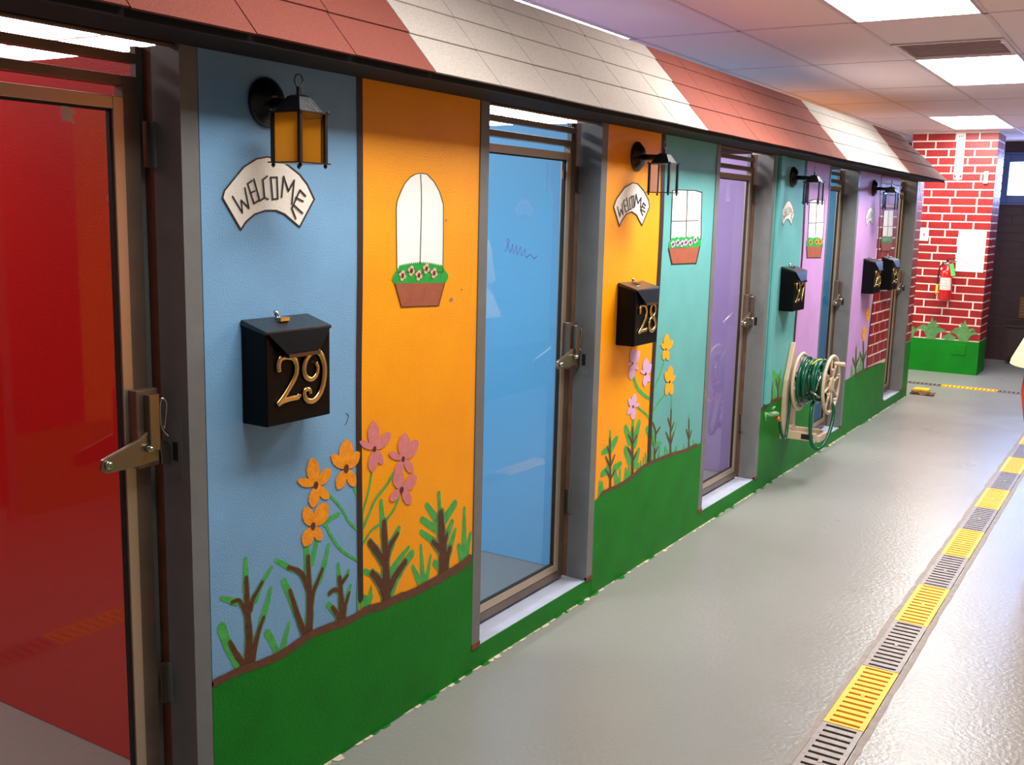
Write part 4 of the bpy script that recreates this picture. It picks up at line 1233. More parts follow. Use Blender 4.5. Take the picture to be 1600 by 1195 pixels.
for i in range(len(GX)-1):
    for j in range(len(GY)-1):
        a, b, c, d = GX[i], GX[i+1], GY[j], GY[j+1]
        if (i, j) in WALK: fixture(a, b, c, d, WALK[(i, j)], 'ceiling light panels', 'diffuser_dim' if j == 2 else 'diffuser' if i > 7 else 'diffuser_kennel')
        elif (i, j) in HID: fixture(a, b, c, d, {1: 'added unseen light panel above the red kennel, nearest the camera', 2: 'added unseen light panel above the blue kennel behind the canopy', 6: 'added unseen light panel above the cyan kennel behind the canopy', 8: 'added unseen light panel above the gold kennel behind the canopy'}[j], 'added unseen panels above the kennels', 'diffuser_low' if j == 1 else 'diffuser_kennel')
        elif (i, j) in FAR: fixture(a, b, c, d, 'ceiling light panel glimpsed through the bars above a kennel door', 'panels seen through the door transoms', 'diffuser_kennel')
        elif (i, j) == (10, 5):
            tile(a, b, c, 5.85)
            v = thing('ceiling_vent', 'grey recessed ceiling vent panel beside the middle light', 'vent', (a, 5.85, CEIL)); w, l = b-a, d-5.85
            f = MB(); f.box((0.01, 0.01, -0.006), (w-0.01, 0.035, 0.008), 'vent_grey'); f.box((0.01, l-0.035, -0.006), (w-0.01, l-0.01, 0.008), 'vent_grey'); f.box((0.01, 0.035, -0.006), (0.035, l-0.035, 0.008), 'vent_grey'); f.box((w-0.035, 0.035, -0.006), (w-0.01, l-0.035, 0.008), 'vent_grey'); f.build('frame', v)
            MB().box((0.035, 0.035, 0.006), (w-0.035, l-0.035, 0.010), 'vent_grey').build('panel', v)
            n = 12
            for q in range(n):
                yy = 0.04+(l-0.08)*q/n; MB().hexa([(0.036, yy, 0.0), (w-0.036, yy, 0.0), (w-0.036, yy+0.003, 0.0), (0.036, yy+0.003, 0.0)], [(0.036, yy+0.010, 0.006), (w-0.036, yy+0.010, 0.006), (w-0.036, yy+0.013, 0.006), (0.036, yy+0.013, 0.006)], 'vent_grey').build('slat', v)
            MB().lathe([(0.012, -0.008), (0.012, -0.003), (0.008, 0.0)], (w-0.03, 0.12, 0), 'Z', 'chrome', 12).build('latch_button', v)
        else: tile(a, b, c, d)

# ------------------------------------------------------------------ outer walls
def struct(name, mb, label): return tag(mb.build(name), label, None, None, 'structure')
WX0, WX1, WZ0, WZ1 = 0.17, 1.35, 1.79, 2.33
bw = MB()
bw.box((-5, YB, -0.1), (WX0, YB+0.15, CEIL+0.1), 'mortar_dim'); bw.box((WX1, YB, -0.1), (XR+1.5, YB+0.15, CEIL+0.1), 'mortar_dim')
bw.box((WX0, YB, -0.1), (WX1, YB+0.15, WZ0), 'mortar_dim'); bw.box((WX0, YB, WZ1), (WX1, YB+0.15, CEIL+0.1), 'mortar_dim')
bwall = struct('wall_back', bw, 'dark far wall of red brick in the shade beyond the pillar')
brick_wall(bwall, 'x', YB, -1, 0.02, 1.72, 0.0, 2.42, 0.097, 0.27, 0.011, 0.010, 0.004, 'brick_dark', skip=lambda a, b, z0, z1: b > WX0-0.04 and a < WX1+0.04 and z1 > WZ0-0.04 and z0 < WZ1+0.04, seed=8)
win = tag(thing('window_1', None, None, (0, YB, 0)), 'small bright high window with a blue frame in the far wall', 'window', None, 'structure')
f = MB(); fw = 0.085
f.box((WX0, -0.01, WZ0), (WX0+fw, 0.05, WZ1), 'window_frame'); f.box((WX1-fw, -0.01, WZ0), (WX1, 0.05, WZ1), 'window_frame'); f.box((WX0+fw, -0.01, WZ0), (WX1-fw, 0.05, WZ0+fw), 'window_frame'); f.box((WX0+fw, -0.01, WZ1-fw), (WX1-fw, 0.05, WZ1), 'window_frame')
f.build('window_frame', win, bevel=0.004)
g = MB(); g.poly([(WX0+fw, 0.02, WZ0+fw), (WX1-fw, 0.02, WZ0+fw), (WX1-fw, 0.02, WZ1-fw), (WX0+fw, 0.02, WZ1-fw)], 'pane_glass'); g.build('pane', win, fix=False)
t_ = MB(); t_.box((WX0-0.02, -0.02, WZ0-0.02), (WX0, 0.0, WZ1+0.02), 'window_frame'); t_.box((WX1, -0.02, WZ0-0.02), (WX1+0.02, 0.0, WZ1+0.02), 'window_frame'); t_.box((WX0, -0.02, WZ0-0.02), (WX1, 0.0, WZ0), 'window_frame'); t_.box((WX0, -0.02, WZ1), (WX1, 0.0, WZ1+0.02), 'window_frame'); t_.build('window_trim', win)
struct('wall_outer', MB().box((-5.1, Y0, -0.1), (-5, YB, CEIL+0.1), 'wall_white'), 'white wall far behind the kennels')
struct('wall_front', MB().box((-5.1, Y0-0.1, -0.1), (XR+0.1, Y0, CEIL+0.1), 'wall_white'), 'white wall behind the camera')
struct('wall_side', MB().box((XR+1.5, 9.9, -0.1), (XR+1.6, YB, CEIL+0.1), 'wall_white').box((XR+0.1, 9.8, -0.1), (XR+1.5, 9.9, CEIL+0.1), 'wall_white'), 'white side wall round the corner at the right')
# the opposite row: seen only as reflections in the glass of this row
rw = MB(); rw.box((XR, Y0, 0), (XR+0.1, 9.8, CEIL+0.1), 'wall_white')
rwall = struct('wall_right', rw, 'opposite kennel row of painted house fronts reflected in the glass doors')
op = [(1.0, 2.2, 'teal'), (2.2, 2.9, 'door'), (2.9, 3.3, 'kennel_red'), (3.3, 5.0, 'orange'), (5.0, 5.5, 'wall_white'), (5.5, 6.1, 'sky'), (6.1, 6.9, 'door'), (6.9, 8.2, 'teal'), (8.2, 9.7, 'orange')]
for a, b, m in op:
    if m == 'door':
        MB().box((XR-0.012, a+0.05, 0.08), (XR, b-0.05, 1.88), 'door_opposite').build('door_panel', rwall)
        q = MB()
        for u, v in ((0.0, 0.05), (b-a-0.05, b-a)): q.box((XR-0.02, a+u, 0), (XR, a+v, 1.93), 'steel_grey')
        q.box((XR-0.02, a+0.05, 1.88), (XR, b-0.05, 1.93), 'steel_grey'); q.build('door_frame', rwall)
    else: MB().box((XR-0.006, a, 0), (XR, b, 2.15), m).build('wall_panel', rwall)
for a, b in ((1.0, 2.2), (2.9, 4.1), (4.9, 6.1), (6.9, 9.7)): MB().box((XR-0.009, a, 0), (XR, b, 0.42), 'paint_lawn').build('painted_lawn', rwall)
oc = MB(); oc.hexa([(XR-0.16, Y0+0.01, 2.15), (XR, Y0+0.01, 2.15), (XR, 9.8, 2.15), (XR-0.16, 9.8, 2.15)], [(XR-0.15, Y0+0.01, 2.17), (XR, Y0+0.01, 2.4), (XR, 9.8, 2.4), (XR-0.15, 9.8, 2.17)], 'shingle_brown'); oc.build('canopy', rwall)
for yc in (3.62, 4.35, 5.75, 7.6):
    o = link('painted_banner', BANNER, rwall, (XR-0.0055, yc+1.855, 0)); o.rotation_euler = (0, 0, math.pi)

# ------------------------------------------------------------------ brick pillar and what hangs on it
PX0, PX1, PY0, PY1 = -0.5, 0.32, 11.54, 12.03
pil = thing('brick_pillar', 'square pillar painted as bright red brick with green base at the end of the row', 'pillar', (0, 0, 0))
MB().box((PX0, PY0, 0), (PX1, PY1, CEIL), 'mortar').build('pillar_core', pil)
pg = MB(); pg.box((PX0-0.003, PY0-0.005, 0), (PX1+0.005, PY1+0.004, 0.345), 'paint_lawn'); pg.build('green_base', pil)
brick_wall(pil, 'x', PY0, -1, PX0, PX1, 0.35, 2.46, 0.081, 0.245, 0.014, 0.013, 0.003, 'brick_red', seed=21)
brick_wall(pil, 'y', PX1, 1, PY0, PY1, 0.35, 2.46, 0.081, 0.245, 0.014, 0.013, 0.003, 'brick_red', seed=22)
def tuft(x, h, w, n, sd):
    r = random.Random(sd); t = MB()
    for k in range(n):
        a = (k/(n-1)-0.5)*2; dx = a*w; top = h*(1-0.45*abs(a))*r.uniform(0.8, 1.05)
        pts = [(x+a*0.02, 0.34, 0.03), (x+dx*0.45, 0.34+top*0.75, 0.034), (x+dx*0.85, 0.34+top, 0.026), (x+dx*1.15, 0.34+top*(0.9 if abs(a) > 0.3 else 1.15), 0.01)]
        pp = catmull(pts, 4); L = []; R = []
        for i, p in enumerate(pp):
            q0 = pp[max(i-1, 0)]; q1 = pp[min(i+1, len(pp)-1)]; dx_, dz_ = q1[0]-q0[0], q1[1]-q0[1]; l = math.hypot(dx_, dz_) or 1; nx, nz = -dz_/l*p[2]/2, dx_/l*p[2]/2
            L.append((p[0]+nx, PY0-0.005-0.0003*k, p[1]+nz)); R.append((p[0]-nx, PY0-0.005-0.0003*k, p[1]-nz))
        for i in range(len(pp)-1): t.poly([L[i], R[i], R[i+1], L[i+1]], 'paint_leaf_dull')
    o = t.build('painted_grass', pil, fix=False)
tuft(-0.36, 0.16, 0.07, 5, 1); tuft(-0.15, 0.2, 0.13, 9, 2); tuft(0.17, 0.2, 0.12, 9, 3); tuft(0.03, 0.08, 0.06, 5, 4)
cp = MB(); cp.box((0.06, PY0-0.012, 0.2), (0.2, PY0-0.005, 0.31), 'paint_lawn'); cp.build('cover_plate', pil, bevel=0.002)
# fire extinguisher
FX, FY = -0.035, 11.46
fe = thing('fire_extinguisher', 'red fire extinguisher with a green tag hanging on the brick pillar', 'fire extinguisher', (FX, FY, 0.76))
MB().lathe([(0.052, 0), (0.062, 0.008), (0.062, 0.27), (0.058, 0.30), (0.042, 0.335), (0.02, 0.35), (0.016, 0.36)], (0, 0, 0), 'Z', 'ext_red', 28).build('cylinder', fe)
lb = MB(); n = 14; rr = 0.0628
for k in range(n):
    a0, a1 = math.radians(-150+120*k/n*1.0), math.radians(-150+120*(k+1)/n); lb.poly([(rr*math.cos(a0), rr*math.sin(a0), 0.11), (rr*math.cos(a1), rr*math.sin(a1), 0.11), (rr*math.cos(a1), rr*math.sin(a1), 0.235), (rr*math.cos(a0), rr*math.sin(a0), 0.235)], 'label_white', True)
lb = lb.build('label', fe, fix=False)
lt = MB()
for k, (z, w) in enumerate(((0.215, 0.05), (0.205, 0.04), (0.185, 0.055), (0.172, 0.045), (0.15, 0.06), (0.143, 0.06), (0.125, 0.05))):
    h = 0.0025 if k != 4 else 0.005
    for q in range(6):
        a = -math.pi/2+(q-2.5)*w*2.8; lt.box((0.0635*math.cos(a)-0.003, 0.0635*math.sin(a)-0.0005, z), (0.0635*math.cos(a)+0.003, 0.0635*math.sin(a)+0.0005, z+h), 'label_grey')
lt.build('small_print', lb)
MB().lathe([(0.015, 0.355), (0.018, 0.36), (0.018, 0.385), (0.012, 0.392)], (0, 0, 0), 'Z', 'chrome', 14).build('valve', fe)
h = MB(); h.hexa([(-0.012, -0.01, 0.395), (0.085, -0.01, 0.40), (0.085, 0.01, 0.40), (-0.012, 0.01, 0.395)], [(-0.012, -0.01, 0.402), (0.085, -0.01, 0.408), (0.085, 0.01, 0.408), (-0.012, 0.01, 0.402)], 'rubber')
h.hexa([(-0.012, -0.01, 0.412), (0.075, -0.01, 0.435), (0.075, 0.01, 0.435), (-0.012, 0.01, 0.412)], [(-0.012, -0.01, 0.42), (0.075, -0.01, 0.443), (0.075, 0.01, 0.443), (-0.012, 0.01, 0.42)], 'rubber'); h.box((-0.014, -0.008, 0.385), (0.006, 0.008, 0.42), 'rubber'); h.build('handle', fe)
MB().lathe([(0.012, -0.012), (0.014, 0), (0.004, 0.001)], (-0.02, -0.02, 0.378), 'Y', 'chrome', 12).build('gauge', fe)
hs = MB(); hs.tube(catmull([(-0.015, 0, 0.375), (-0.05, 0, 0.37), (-0.078, 0, 0.31), (-0.082, 0, 0.2), (-0.083, -0.005, 0.15)], 6), 0.0075, 'rubber', 8); hs.build('hose', fe)
MB().lathe([(0.012, 0), (0.014, 0.02), (0.012, 0.09), (0.008, 0.1)], (-0.083, -0.005, 0.06), 'Z', 'tag_yellow', 12).build('nozzle', fe)
gt = MB(); gt.hexa([(0.025, -0.03, 0.37), (0.055, -0.034, 0.385), (0.055, -0.032, 0.385), (0.025, -0.028, 0.37)], [(0.055, -0.07, 0.255), (0.095, -0.07, 0.262), (0.095, -0.068, 0.262), (0.055, -0.068, 0.255)], 'tag_green'); gt.build('inspection_tag', fe)
MB().box((-0.02, 0.055, 0.2), (0.02, 0.077, 0.34), 'rubber').build('bracket', fe)
# tall white extinguisher sign with a down arrow
sg = thing('arrow_sign', 'tall narrow white sign with a downward arrow high on the brick pillar', 'sign', (-0.07, PY0-0.004, 1.99))
MB().box((0, -0.004, 0), (0.082, 0, 0.465), 'paper').build('plate', sg)
a = MB(); a.poly([(0.004, -0.0045, 0.06), (0.004, -0.0045, 0.015), (0.034, -0.0045, 0.018)], 'sign_purple'); a.poly([(0.078, -0.0045, 0.06), (0.078, -0.0045, 0.015), (0.048, -0.0045, 0.018)], 'sign_purple'); a.build('arrow_corners', sg, fix=False)
a = MB()
for k in range(3): a.box((0.02+0.017*k, -0.005, 0.42), (0.028+0.017*k, -0.004, 0.436), 'label_grey')
a.build('small_print', sg)
pp = thing('wall_notice', 'large printed paper notice taped to the brick pillar', 'notice', (0.03, PY0-0.006, 1.06))
MB().box((0, -0.002, 0), (0.265, 0, 0.42), 'paper').build('sheet', pp)
a = MB(); r = random.Random(4)
for k in range(26):
    z = 0.395-k*0.0145; x = 0.015
    while x < 0.245:
        w = r.uniform(0.006, 0.028)
        if r.random() < 0.45: a.poly([(x, -0.0025, z), (min(x+w, 0.25), -0.0025, z), (min(x+w, 0.25), -0.0025, z+0.004), (x, -0.0025, z+0.004)], 'label_grey')
        x += w+0.005
tag(a.build('small_print', pp, fix=False), kind='stuff')
sw = thing('light_switch', 'cream wall plate with a small switch on the left of the brick pillar', 'switch', (-0.345, PY0-0.004, 1.36))
MB().box((0, -0.006, 0), (0.085, 0, 0.135), 'plate_cream').build('plate', sw, bevel=0.002)
a = MB(); a.box((0.036, -0.014, 0.055), (0.049, -0.006, 0.08), 'label_grey'); a.build('toggle', sw)
a = MB(); a.lathe([(0.004, -0.002), (0.004, 0)], (0.0425, -0.006, 0.108), 'Y', 'chrome', 8); a.build('screw', sw); a = MB(); a.lathe([(0.004, -0.002), (0.004, 0)], (0.0425, -0.006, 0.027), 'Y', 'chrome', 8); a.build('screw', sw)
sn = thing('wall_sensor', 'small white sensor box at the upper right of the brick pillar', 'sensor', (0.22, PY0-0.004, 1.95))
MB().box((0, -0.03, 0), (0.04, 0, 0.12), 'label_white').build('housing', sn, bevel=0.003); MB().box((0.008, -0.032, 0.07), (0.032, -0.03, 0.1), 'label_grey').build('lens', sn)
# low cabinet and notices in the dark corner
cb = thing('low_cabinet', 'low dark cabinet against the far wall in shadow', 'cabinet', (0.42, 12.75, 0))
MB().box((0, 0, 0.05), (0.9, 0.34, 0.42), 'cabinet_wood').build('body', cb, bevel=0.004); MB().box((-0.02, -0.02, 0.42), (0.92, 0.345, 0.445), 'cabinet_wood').build('top', cb)
for k in range(2):
    dd = MB().box((0.03+0.43*k, -0.012, 0.08), (0.44+0.43*k, 0, 0.4), 'cabinet_wood').build('door', cb, bevel=0.003)
    MB().lathe([(0.008, -0.03), (0.012, -0.02), (0.006, -0.012)], (0.4+0.09*k, 0, 0.26), 'Y', 'chrome', 10).build('knob', dd)
MB().box((0.05, 0.02, 0), (0.85, 0.32, 0.05), 'gasket').build('plinth', cb)
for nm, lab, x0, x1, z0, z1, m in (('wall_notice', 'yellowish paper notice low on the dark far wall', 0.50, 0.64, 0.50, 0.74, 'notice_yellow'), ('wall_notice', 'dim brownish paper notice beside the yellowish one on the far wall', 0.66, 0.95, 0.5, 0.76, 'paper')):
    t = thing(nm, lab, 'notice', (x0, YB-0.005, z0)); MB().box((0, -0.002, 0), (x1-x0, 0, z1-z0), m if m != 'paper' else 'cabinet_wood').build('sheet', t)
    a = MB()
    for k in range(5): a.poly([(0.02, -0.0025, 0.04+k*0.035), (x1-x0-0.03-0.01*(k % 3), -0.0025, 0.04+k*0.035), (x1-x0-0.03-0.01*(k % 3), -0.0025, 0.046+k*0.035), (0.02, -0.0025, 0.046+k*0.035)], 'label_grey')
    tag(a.build('small_print', t, fix=False), kind='stuff')

# ------------------------------------------------------------------ mailboxes with house numbers
G_2 = [(.087, .70), (.07, .86), (.19, .985), (.47, 1.0), (.75, .945), (.89, .775), (.84, .57), (.6, .36), (.26, .135), (0.0, 0.0), (.21, .048), (.59, .08), (.93, .085), (1.0, .136)]
G_9 = [(.6, .78), (.7, .66), (.62, .5), (.39, .42), (.13, .49), (.02, .66), (.1, .86), (.34, 1.0), (.6, 1.03), (.85, .93), (1.02, .65), (.97, .32), (.78, .07), (.48, -.06), (.18, -.03), (.03, .1), (.08, .21), (.28, .2), (.33, .11)]
G_8 = [(.62, .52), (.85, .66), (.84, .88), (.55, 1.0), (.24, .9), (.2, .7), (.5, .53), (.86, .36), (.9, .12), (.52, 0.0), (.12, .12), (.14, .36), (.4, .5), (.62, .52)]
G_7 = [(.08, .78), (.12, .93), (.3, .9), (.6, .95), (.95, 1.0), (.85, .8), (.6, .45), (.42, .15), (.38, 0.0)]
G_6 = [(.85, .9), (.6, 1.0), (.3, .85), (.1, .5), (.12, .15), (.45, 0.0), (.85, .1), (.95, .35), (.7, .55), (.35, .5), (.15, .32)]
G_5 = [(.9, .98), (.55, .93), (.25, .97), (.2, .75), (.15, .55), (.45, .63), (.85, .5), (.92, .22), (.6, .0), (.2, .03), (.05, .18), (.2, .22)]
GL = {'2': G_2, '9': G_9, '8': G_8, '7': G_7, '6': G_6, '5': G_5}
def mailbox(num, y, lab):
    t = thing('mailbox', lab, 'mailbox', (0.001, y, 1.027), 'black mailboxes along the painted wall')
    D, W, H = 0.083, 0.222, 0.253; m = 'mailbox_black'
    MB().prism([(0, 0), (D, 0), (D, H-0.027), (0, H-0.004)], 'Y', 0, W, m).build('body', t, bevel=0.003)
    l = MB(); l.prism([(-0.0, H-0.004), (0.004, H+0.001), (D+0.004, H-0.023), (D+0.004, H-0.03), (D, H-0.03), (0, H-0.012)], 'Y', -0.003, W+0.003, 'mailbox_lid'); lid = l.build('lid', t, bevel=0.0015)
    f = MB(); f.hexa([(D+0.001, 0.0, H-0.026), (D+0.004, 0.0, H-0.026), (D+0.004, W, H-0.026), (D+0.001, W, H-0.026)], [(D+0.019, 0.048, H-0.078), (D+0.022, 0.048, H-0.078), (D+0.022, W-0.06, H-0.078), (D+0.019, W-0.06, H-0.078)], m)
    f.box((D+0.012, 0.05, H-0.088), (D+0.026, W-0.062, H-0.078), 'mailbox_lip'); f.build('flap', t, bevel=0.001)
    k = thing('lid_lock', 'small chrome lock on the lid', None); k.parent = t; k.location = (0.03, W*0.47, H-0.008)
    MB().box((-0.008, -0.016, 0), (0.014, 0.016, 0.01), 'chrome').build('plate', k, bevel=0.001); MB().tube([(-0.006, -0.004, 0.008), (-0.012, -0.006, 0.02), (-0.014, -0.008, 0.026)], [0.005, 0.006, 0.004], 'chrome', 8).build('peg', k)
    for i, ch in enumerate(num):
        pts = catmull(GL[ch], 5); n = len(pts); u0 = 0.031 if i == 0 else 0.121; w, h = 0.074, 0.114
        P = [(D+0.004, u0+a*w, 0.052+b*h) for a, b in pts]
        R = [0.0052+0.0034*math.sin(math.pi*min(1, max(0, q/(n-1))))**1.3 for q in range(n)]
        if ch == '2': R = [0.0075+0.001*math.sin(6.28*q/(n-1)) for q in range(n)]
        MB().tube(P, R, 'brass', 10, closed=(ch == '8'), flat=(0.55, 1, 1)).build('number', t)['label'] = 'brass digit %s' % ch
    return t
for num, y, lab in (('29', 1.752, 'largest looking black mailbox with brass 29 on the sky blue wall'), ('28', 3.775, 'black mailbox with brass 28 on the orange wall beyond the blue door'), ('27', 5.868, 'black mailbox with brass 27 on the teal wall above the hose reel'),
                    ('26', 7.772, 'black mailbox with brass 26 on the lavender wall'), ('25', 8.345, 'farthest black mailbox with brass 25 on the brick painted wall')): mailbox(num, y, lab)

# ------------------------------------------------------------------ wall lanterns
def lantern(y, z, label):
    t = thing('wall_lantern', label, 'lantern', (0.001, y, z), 'black wall lanterns')
    m = 'black_metal'
    MB().lathe([(0.058, 0.0), (0.059, 0.006), (0.052, 0.012), (0.046, 0.014), (0.042, 0.022), (0.02, 0.026), (0.016, 0.03)], (0, 0, 0), 'X', m, 32).build('wall_plate', t)
    c = (0.132, -0.027)     # lantern axis (x, y) from the plate
    a = MB(); a.tube(catmull([(0.02, 0, -0.002), (0.05, -0.008, -0.004), (0.08, -0.018, -0.006), (0.118, -0.027, -0.008)], 4), [0.013]*16, m, 10, flat=None) if False else a.tube(catmull([(0.02, 0, -0.002), (0.05, -0.008, -0.004), (0.08, -0.018, -0.006), (0.118, -0.027, -0.008)], 4), 0.013, m, 10)
    a.build('arm', t)
    zt, zb = -0.032, -0.142; hw = 0.042
    def sq(h, z, yaw=0): return [(c[0]-h, c[1]-h, z), (c[0]+h, c[1]-h, z), (c[0]+h, c[1]+h, z), (c[0]-h, c[1]+h, z)]
    MB().hexa(sq(0.040, zt+0.004), sq(0.019, 0.006), m).build('cap', t, bevel=0.001)
    MB().hexa(sq(0.019, 0.006), sq(0.012, 0.010), m).box((c[0]-0.004, c[1]-0.004, 0.010), (c[0]+0.004, c[1]+0.004, 0.028), m).build('cap_top', t)
    r = MB(); r.tube([(c[0], c[1]+0.0135*math.cos(k*math.pi/8), 0.042+0.0145*math.sin(k*math.pi/8)) for k in range(16)], 0.0018, m, 6, closed=True); r.build('ring', t)
    r = MB(); r.hexa(sq(0.05, zt), sq(0.05, zt+0.003), m); r.build('top_rim', t)
    r = MB(); r.hexa(sq(0.051, zb-0.003), sq(0.051, zb), m); r.build('bottom_tray', t)
    for sx in (-1, 1):
        for sy in (-1, 1):
            p = (c[0]+sx*hw, c[1]+sy*hw)
            q = MB(); q.box((p[0]-0.004, p[1]-0.004, zb), (p[0]+0.004, p[1]+0.004, zt), m); q.build('post', t)
            q = MB(); q.lathe([(0.001, -0.011), (0.0045, -0.007), (0.0045, -0.004), (0.003, -0.001)], (p[0], p[1], zb-0.002), 'Z', m, 8); q.build('foot', t)
            q = MB(); q.lathe([(0.003, 0), (0.0035, 0.003), (0.001, 0.006)], (p[0]+sx*0.004, p[1]+sy*0.004, zt+0.003), 'Z', m, 8); q.build('foot', t)
    g = hw-0.002; orange_reflection = y < 2; gm_ = 'orange_reflection_glass' if orange_reflection else 'yellow_reflection_glass'  # one pane per lantern carries its reflection as colour
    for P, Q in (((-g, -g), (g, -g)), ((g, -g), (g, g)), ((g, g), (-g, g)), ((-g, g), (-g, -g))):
        q = MB(); q.poly([(c[0]+P[0], c[1]+P[1], zb), (c[0]+Q[0], c[1]+Q[1], zb), (c[0]+Q[0], c[1]+Q[1], zt), (c[0]+P[0], c[1]+P[1], zt)], gm_ if (P[1] < 0 and Q[1] < 0 if orange_reflection else P[0] < 0 and Q[0] < 0) else 'lantern_glass'); o = q.build('glass_pane', t, fix=False)
        if q.mats[0] != 'lantern_glass': o['label'] = 'glass pane coloured orange to stand for its reflection' if orange_reflection else 'glass pane tinted yellow in place of a reflection'
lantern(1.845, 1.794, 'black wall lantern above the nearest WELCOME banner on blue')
lantern(3.902, 1.785, 'black wall lantern on the orange house above mailbox 28')
lantern(5.975, 1.787, 'black wall lantern on the teal house above mailbox 27')
lantern(7.905, 1.787, 'black wall lantern on the lavender house above mailbox 26')

# ------------------------------------------------------------------ hose reel, hose and tap
RY, RZ = 6.15, 0.588
rl = thing('hose_reel', 'cream plastic wall hose reel wound with green hose', 'hose reel', (0.001, RY, 0.2)); cz = RZ-0.2; m = 'cream_plastic'
MB().prism([(-0.006, 0.62), (0.012, 0.62), (0.05, 0.42), (0.1, 0.36), (0.1, 0.04), (-0.1, 0.04), (-0.11, 0.3), (-0.1, 0.4)], 'X', 0, 0.03, m).build('back_plate', rl, bevel=0.006)
def wheel(x, name, spoked):
    w = MB(); N = 36; r0, r1 = 0.145, 0.182; t = 0.014
    w.tube([(x+t/2, 0.168*math.cos(2*math.pi*k/N), cz+0.168*math.sin(2*math.pi*k/N)) for k in range(N)], 0.0125, m, 8, closed=True, flat=(0.8, 1, 1)); w = w.build(name, rl)
    s = MB(); s.lathe([(0.05, 0), (0.05, t), (0.03, t+0.004)], (x, 0, cz), 'X', m, 18)
    s.build('hub', w)
    for k in range(8):
        a = 2*math.pi*k/8+0.2; q = MB(); p0 = Vector((x+t/2, 0.04*math.cos(a), cz+0.04*math.sin(a))); p1 = Vector((x+t/2, 0.16*math.cos(a), cz+0.16*math.sin(a))); q.tube([p0, p1], 0.0075, m, 6); q.build('spoke', w)
        if spoked and k % 2 == 0:
            q = MB(); a += 0.25; q.lathe([(0.009, 0), (0.008, 0.018)], (x+t, 0.105*math.cos(a), cz+0.105*math.sin(a)), 'X', m, 8); q.build('peg', w)
    return w
wheel(0.07, 'back_wheel', False); fw_ = wheel(0.25, 'front_wheel', True)
q = MB(); q.lathe([(0.012, 0), (0.012, 0.01), (0.011, 0.012), (0.013, 0.06), (0.011, 0.064)], (0.262, 0.02, cz+0.125), 'X', m, 12); q.build('crank_knob', fw_)
MB().lathe([(0.055, 0), (0.055, 0.17)], (0.078, 0, cz), 'X', m, 20).build('drum', rl)
b = MB(); b.box((0.0, -0.1, 0.05), (0.215, -0.07, 0.1), m); b.box((0.0, 0.04, 0.05), (0.215, 0.07, 0.1), m); b.box((0.215, -0.1, 0.05), (0.24, 0.07, 0.09), m); b.box((0.02, -0.07, 0.05), (0.05, 0.04, 0.12), m); b.build('hose_guide', rl, bevel=0.004)
MB().box((0.13, -0.102, 0.06), (0.2, -0.1, 0.09), 'gasket').build('maker_plate', rl)
hs = thing('garden_hose', 'green garden hose coiled on the reel with a loop hanging below', 'hose', (0.001, RY, 0.2))
coil = MB(); pts = []; turns = 15; r = random.Random(2)
for k in range(turns*22):
    u = k/22; x = 0.095+0.07*(1-math.cos(u*math.pi/3.7))+0.004*math.sin(u*5); rad = 0.08+0.058*u/turns+0.006*math.sin(u*2.3)+0.012*math.sin(u*2*math.pi+0.6)*min(1, u/8); a = 2*math.pi*u
    pts.append((x, rad*math.cos(a), cz+rad*math.sin(a)))
coil.tube(pts, 0.0105, 'hose_green', 8); coil.build('coil', hs)
lp = MB(); lp.tube(catmull([(0.17, 0.02, cz-0.1), (0.175, -0.08, cz-0.13), (0.185, -0.115, 0.13), (0.20, -0.12, 0.05), (0.225, -0.11, 0.015), (0.25, -0.08, 0.025), (0.272, -0.03, 0.09), (0.278, 0.03, 0.2), (0.265, 0.03, cz-0.12), (0.235, 0.03, cz-0.11)], 6), 0.0105, 'hose_green', 10); lp.build('hanging_loop', hs)
ys_ = MB(); ys_.tube(catmull([(0.15, -0.06, cz+0.115), (0.18, 0.0, cz+0.143), (0.2, 0.06, cz+0.125)], 6), 0.0055, 'hose_yellow', 6); ys_.build('yellow_stripe', hs)
ld = MB(); ld.tube(catmull([(0.06, -0.305, 0.19), (0.062, -0.28, 0.13), (0.066, -0.235, 0.08), (0.066, -0.19, 0.09), (0.06, -0.145, 0.2), (0.055, -0.12, 0.34), (0.055, -0.08, 0.42), (0.06, -0.02, cz)], 6), 0.0095, 'hose_green', 8); ld.build('leader_hose', hs)
nz = MB(); nz.tube([(0.2, -0.115, cz-0.03), (0.215, -0.118, cz+0.02), (0.225, -0.1, cz+0.08)], [0.006, 0.009, 0.011], 'chrome', 10); nz.build('metal_coupling', hs)
nz = MB(); nz.tube([(0.17, -0.125, cz-0.03), (0.2, -0.13, cz-0.045), (0.235, -0.135, cz-0.06)], [0.009, 0.007, 0.006], 'chrome', 8); nz.build('metal_end', hs)
tapt = thing('water_tap', 'small weathered green tap on the wall left of the hose reel', 'tap', (0.001, 5.74, 0.44))
q = MB(); q.tube([(0, 0, 0), (0.05, 0, 0)], 0.012, 'tap_green', 10); q.build('inlet', tapt)
q = MB(); q.tube([(0.045, -0.035, 0.012), (0.048, 0.05, 0.0), (0.05, 0.085, -0.005)], [0.012, 0.016, 0.012], 'tap_green', 10); q.build('valve_body', tapt)
q = MB(); q.tube([(0.048, 0.0, 0.01), (0.05, 0.0, 0.04)], 0.006, 'chrome', 8); q.tube([(0.05, -0.02, 0.042), (0.05, 0.02, 0.046)], 0.006, 'tap_green', 8); q.build('handle', tapt)
q = MB(); q.tube([(0.055, 0.07, -0.02), (0.058, 0.09, -0.045)], 0.011, 'orange_plastic', 10); q.build('connector', tapt)
q = MB(); q.tube([(0.02, -0.04, 0.02), (0.02, -0.038, -0.03)], 0.006, 'tap_green', 8); q.build('outlet', tapt)

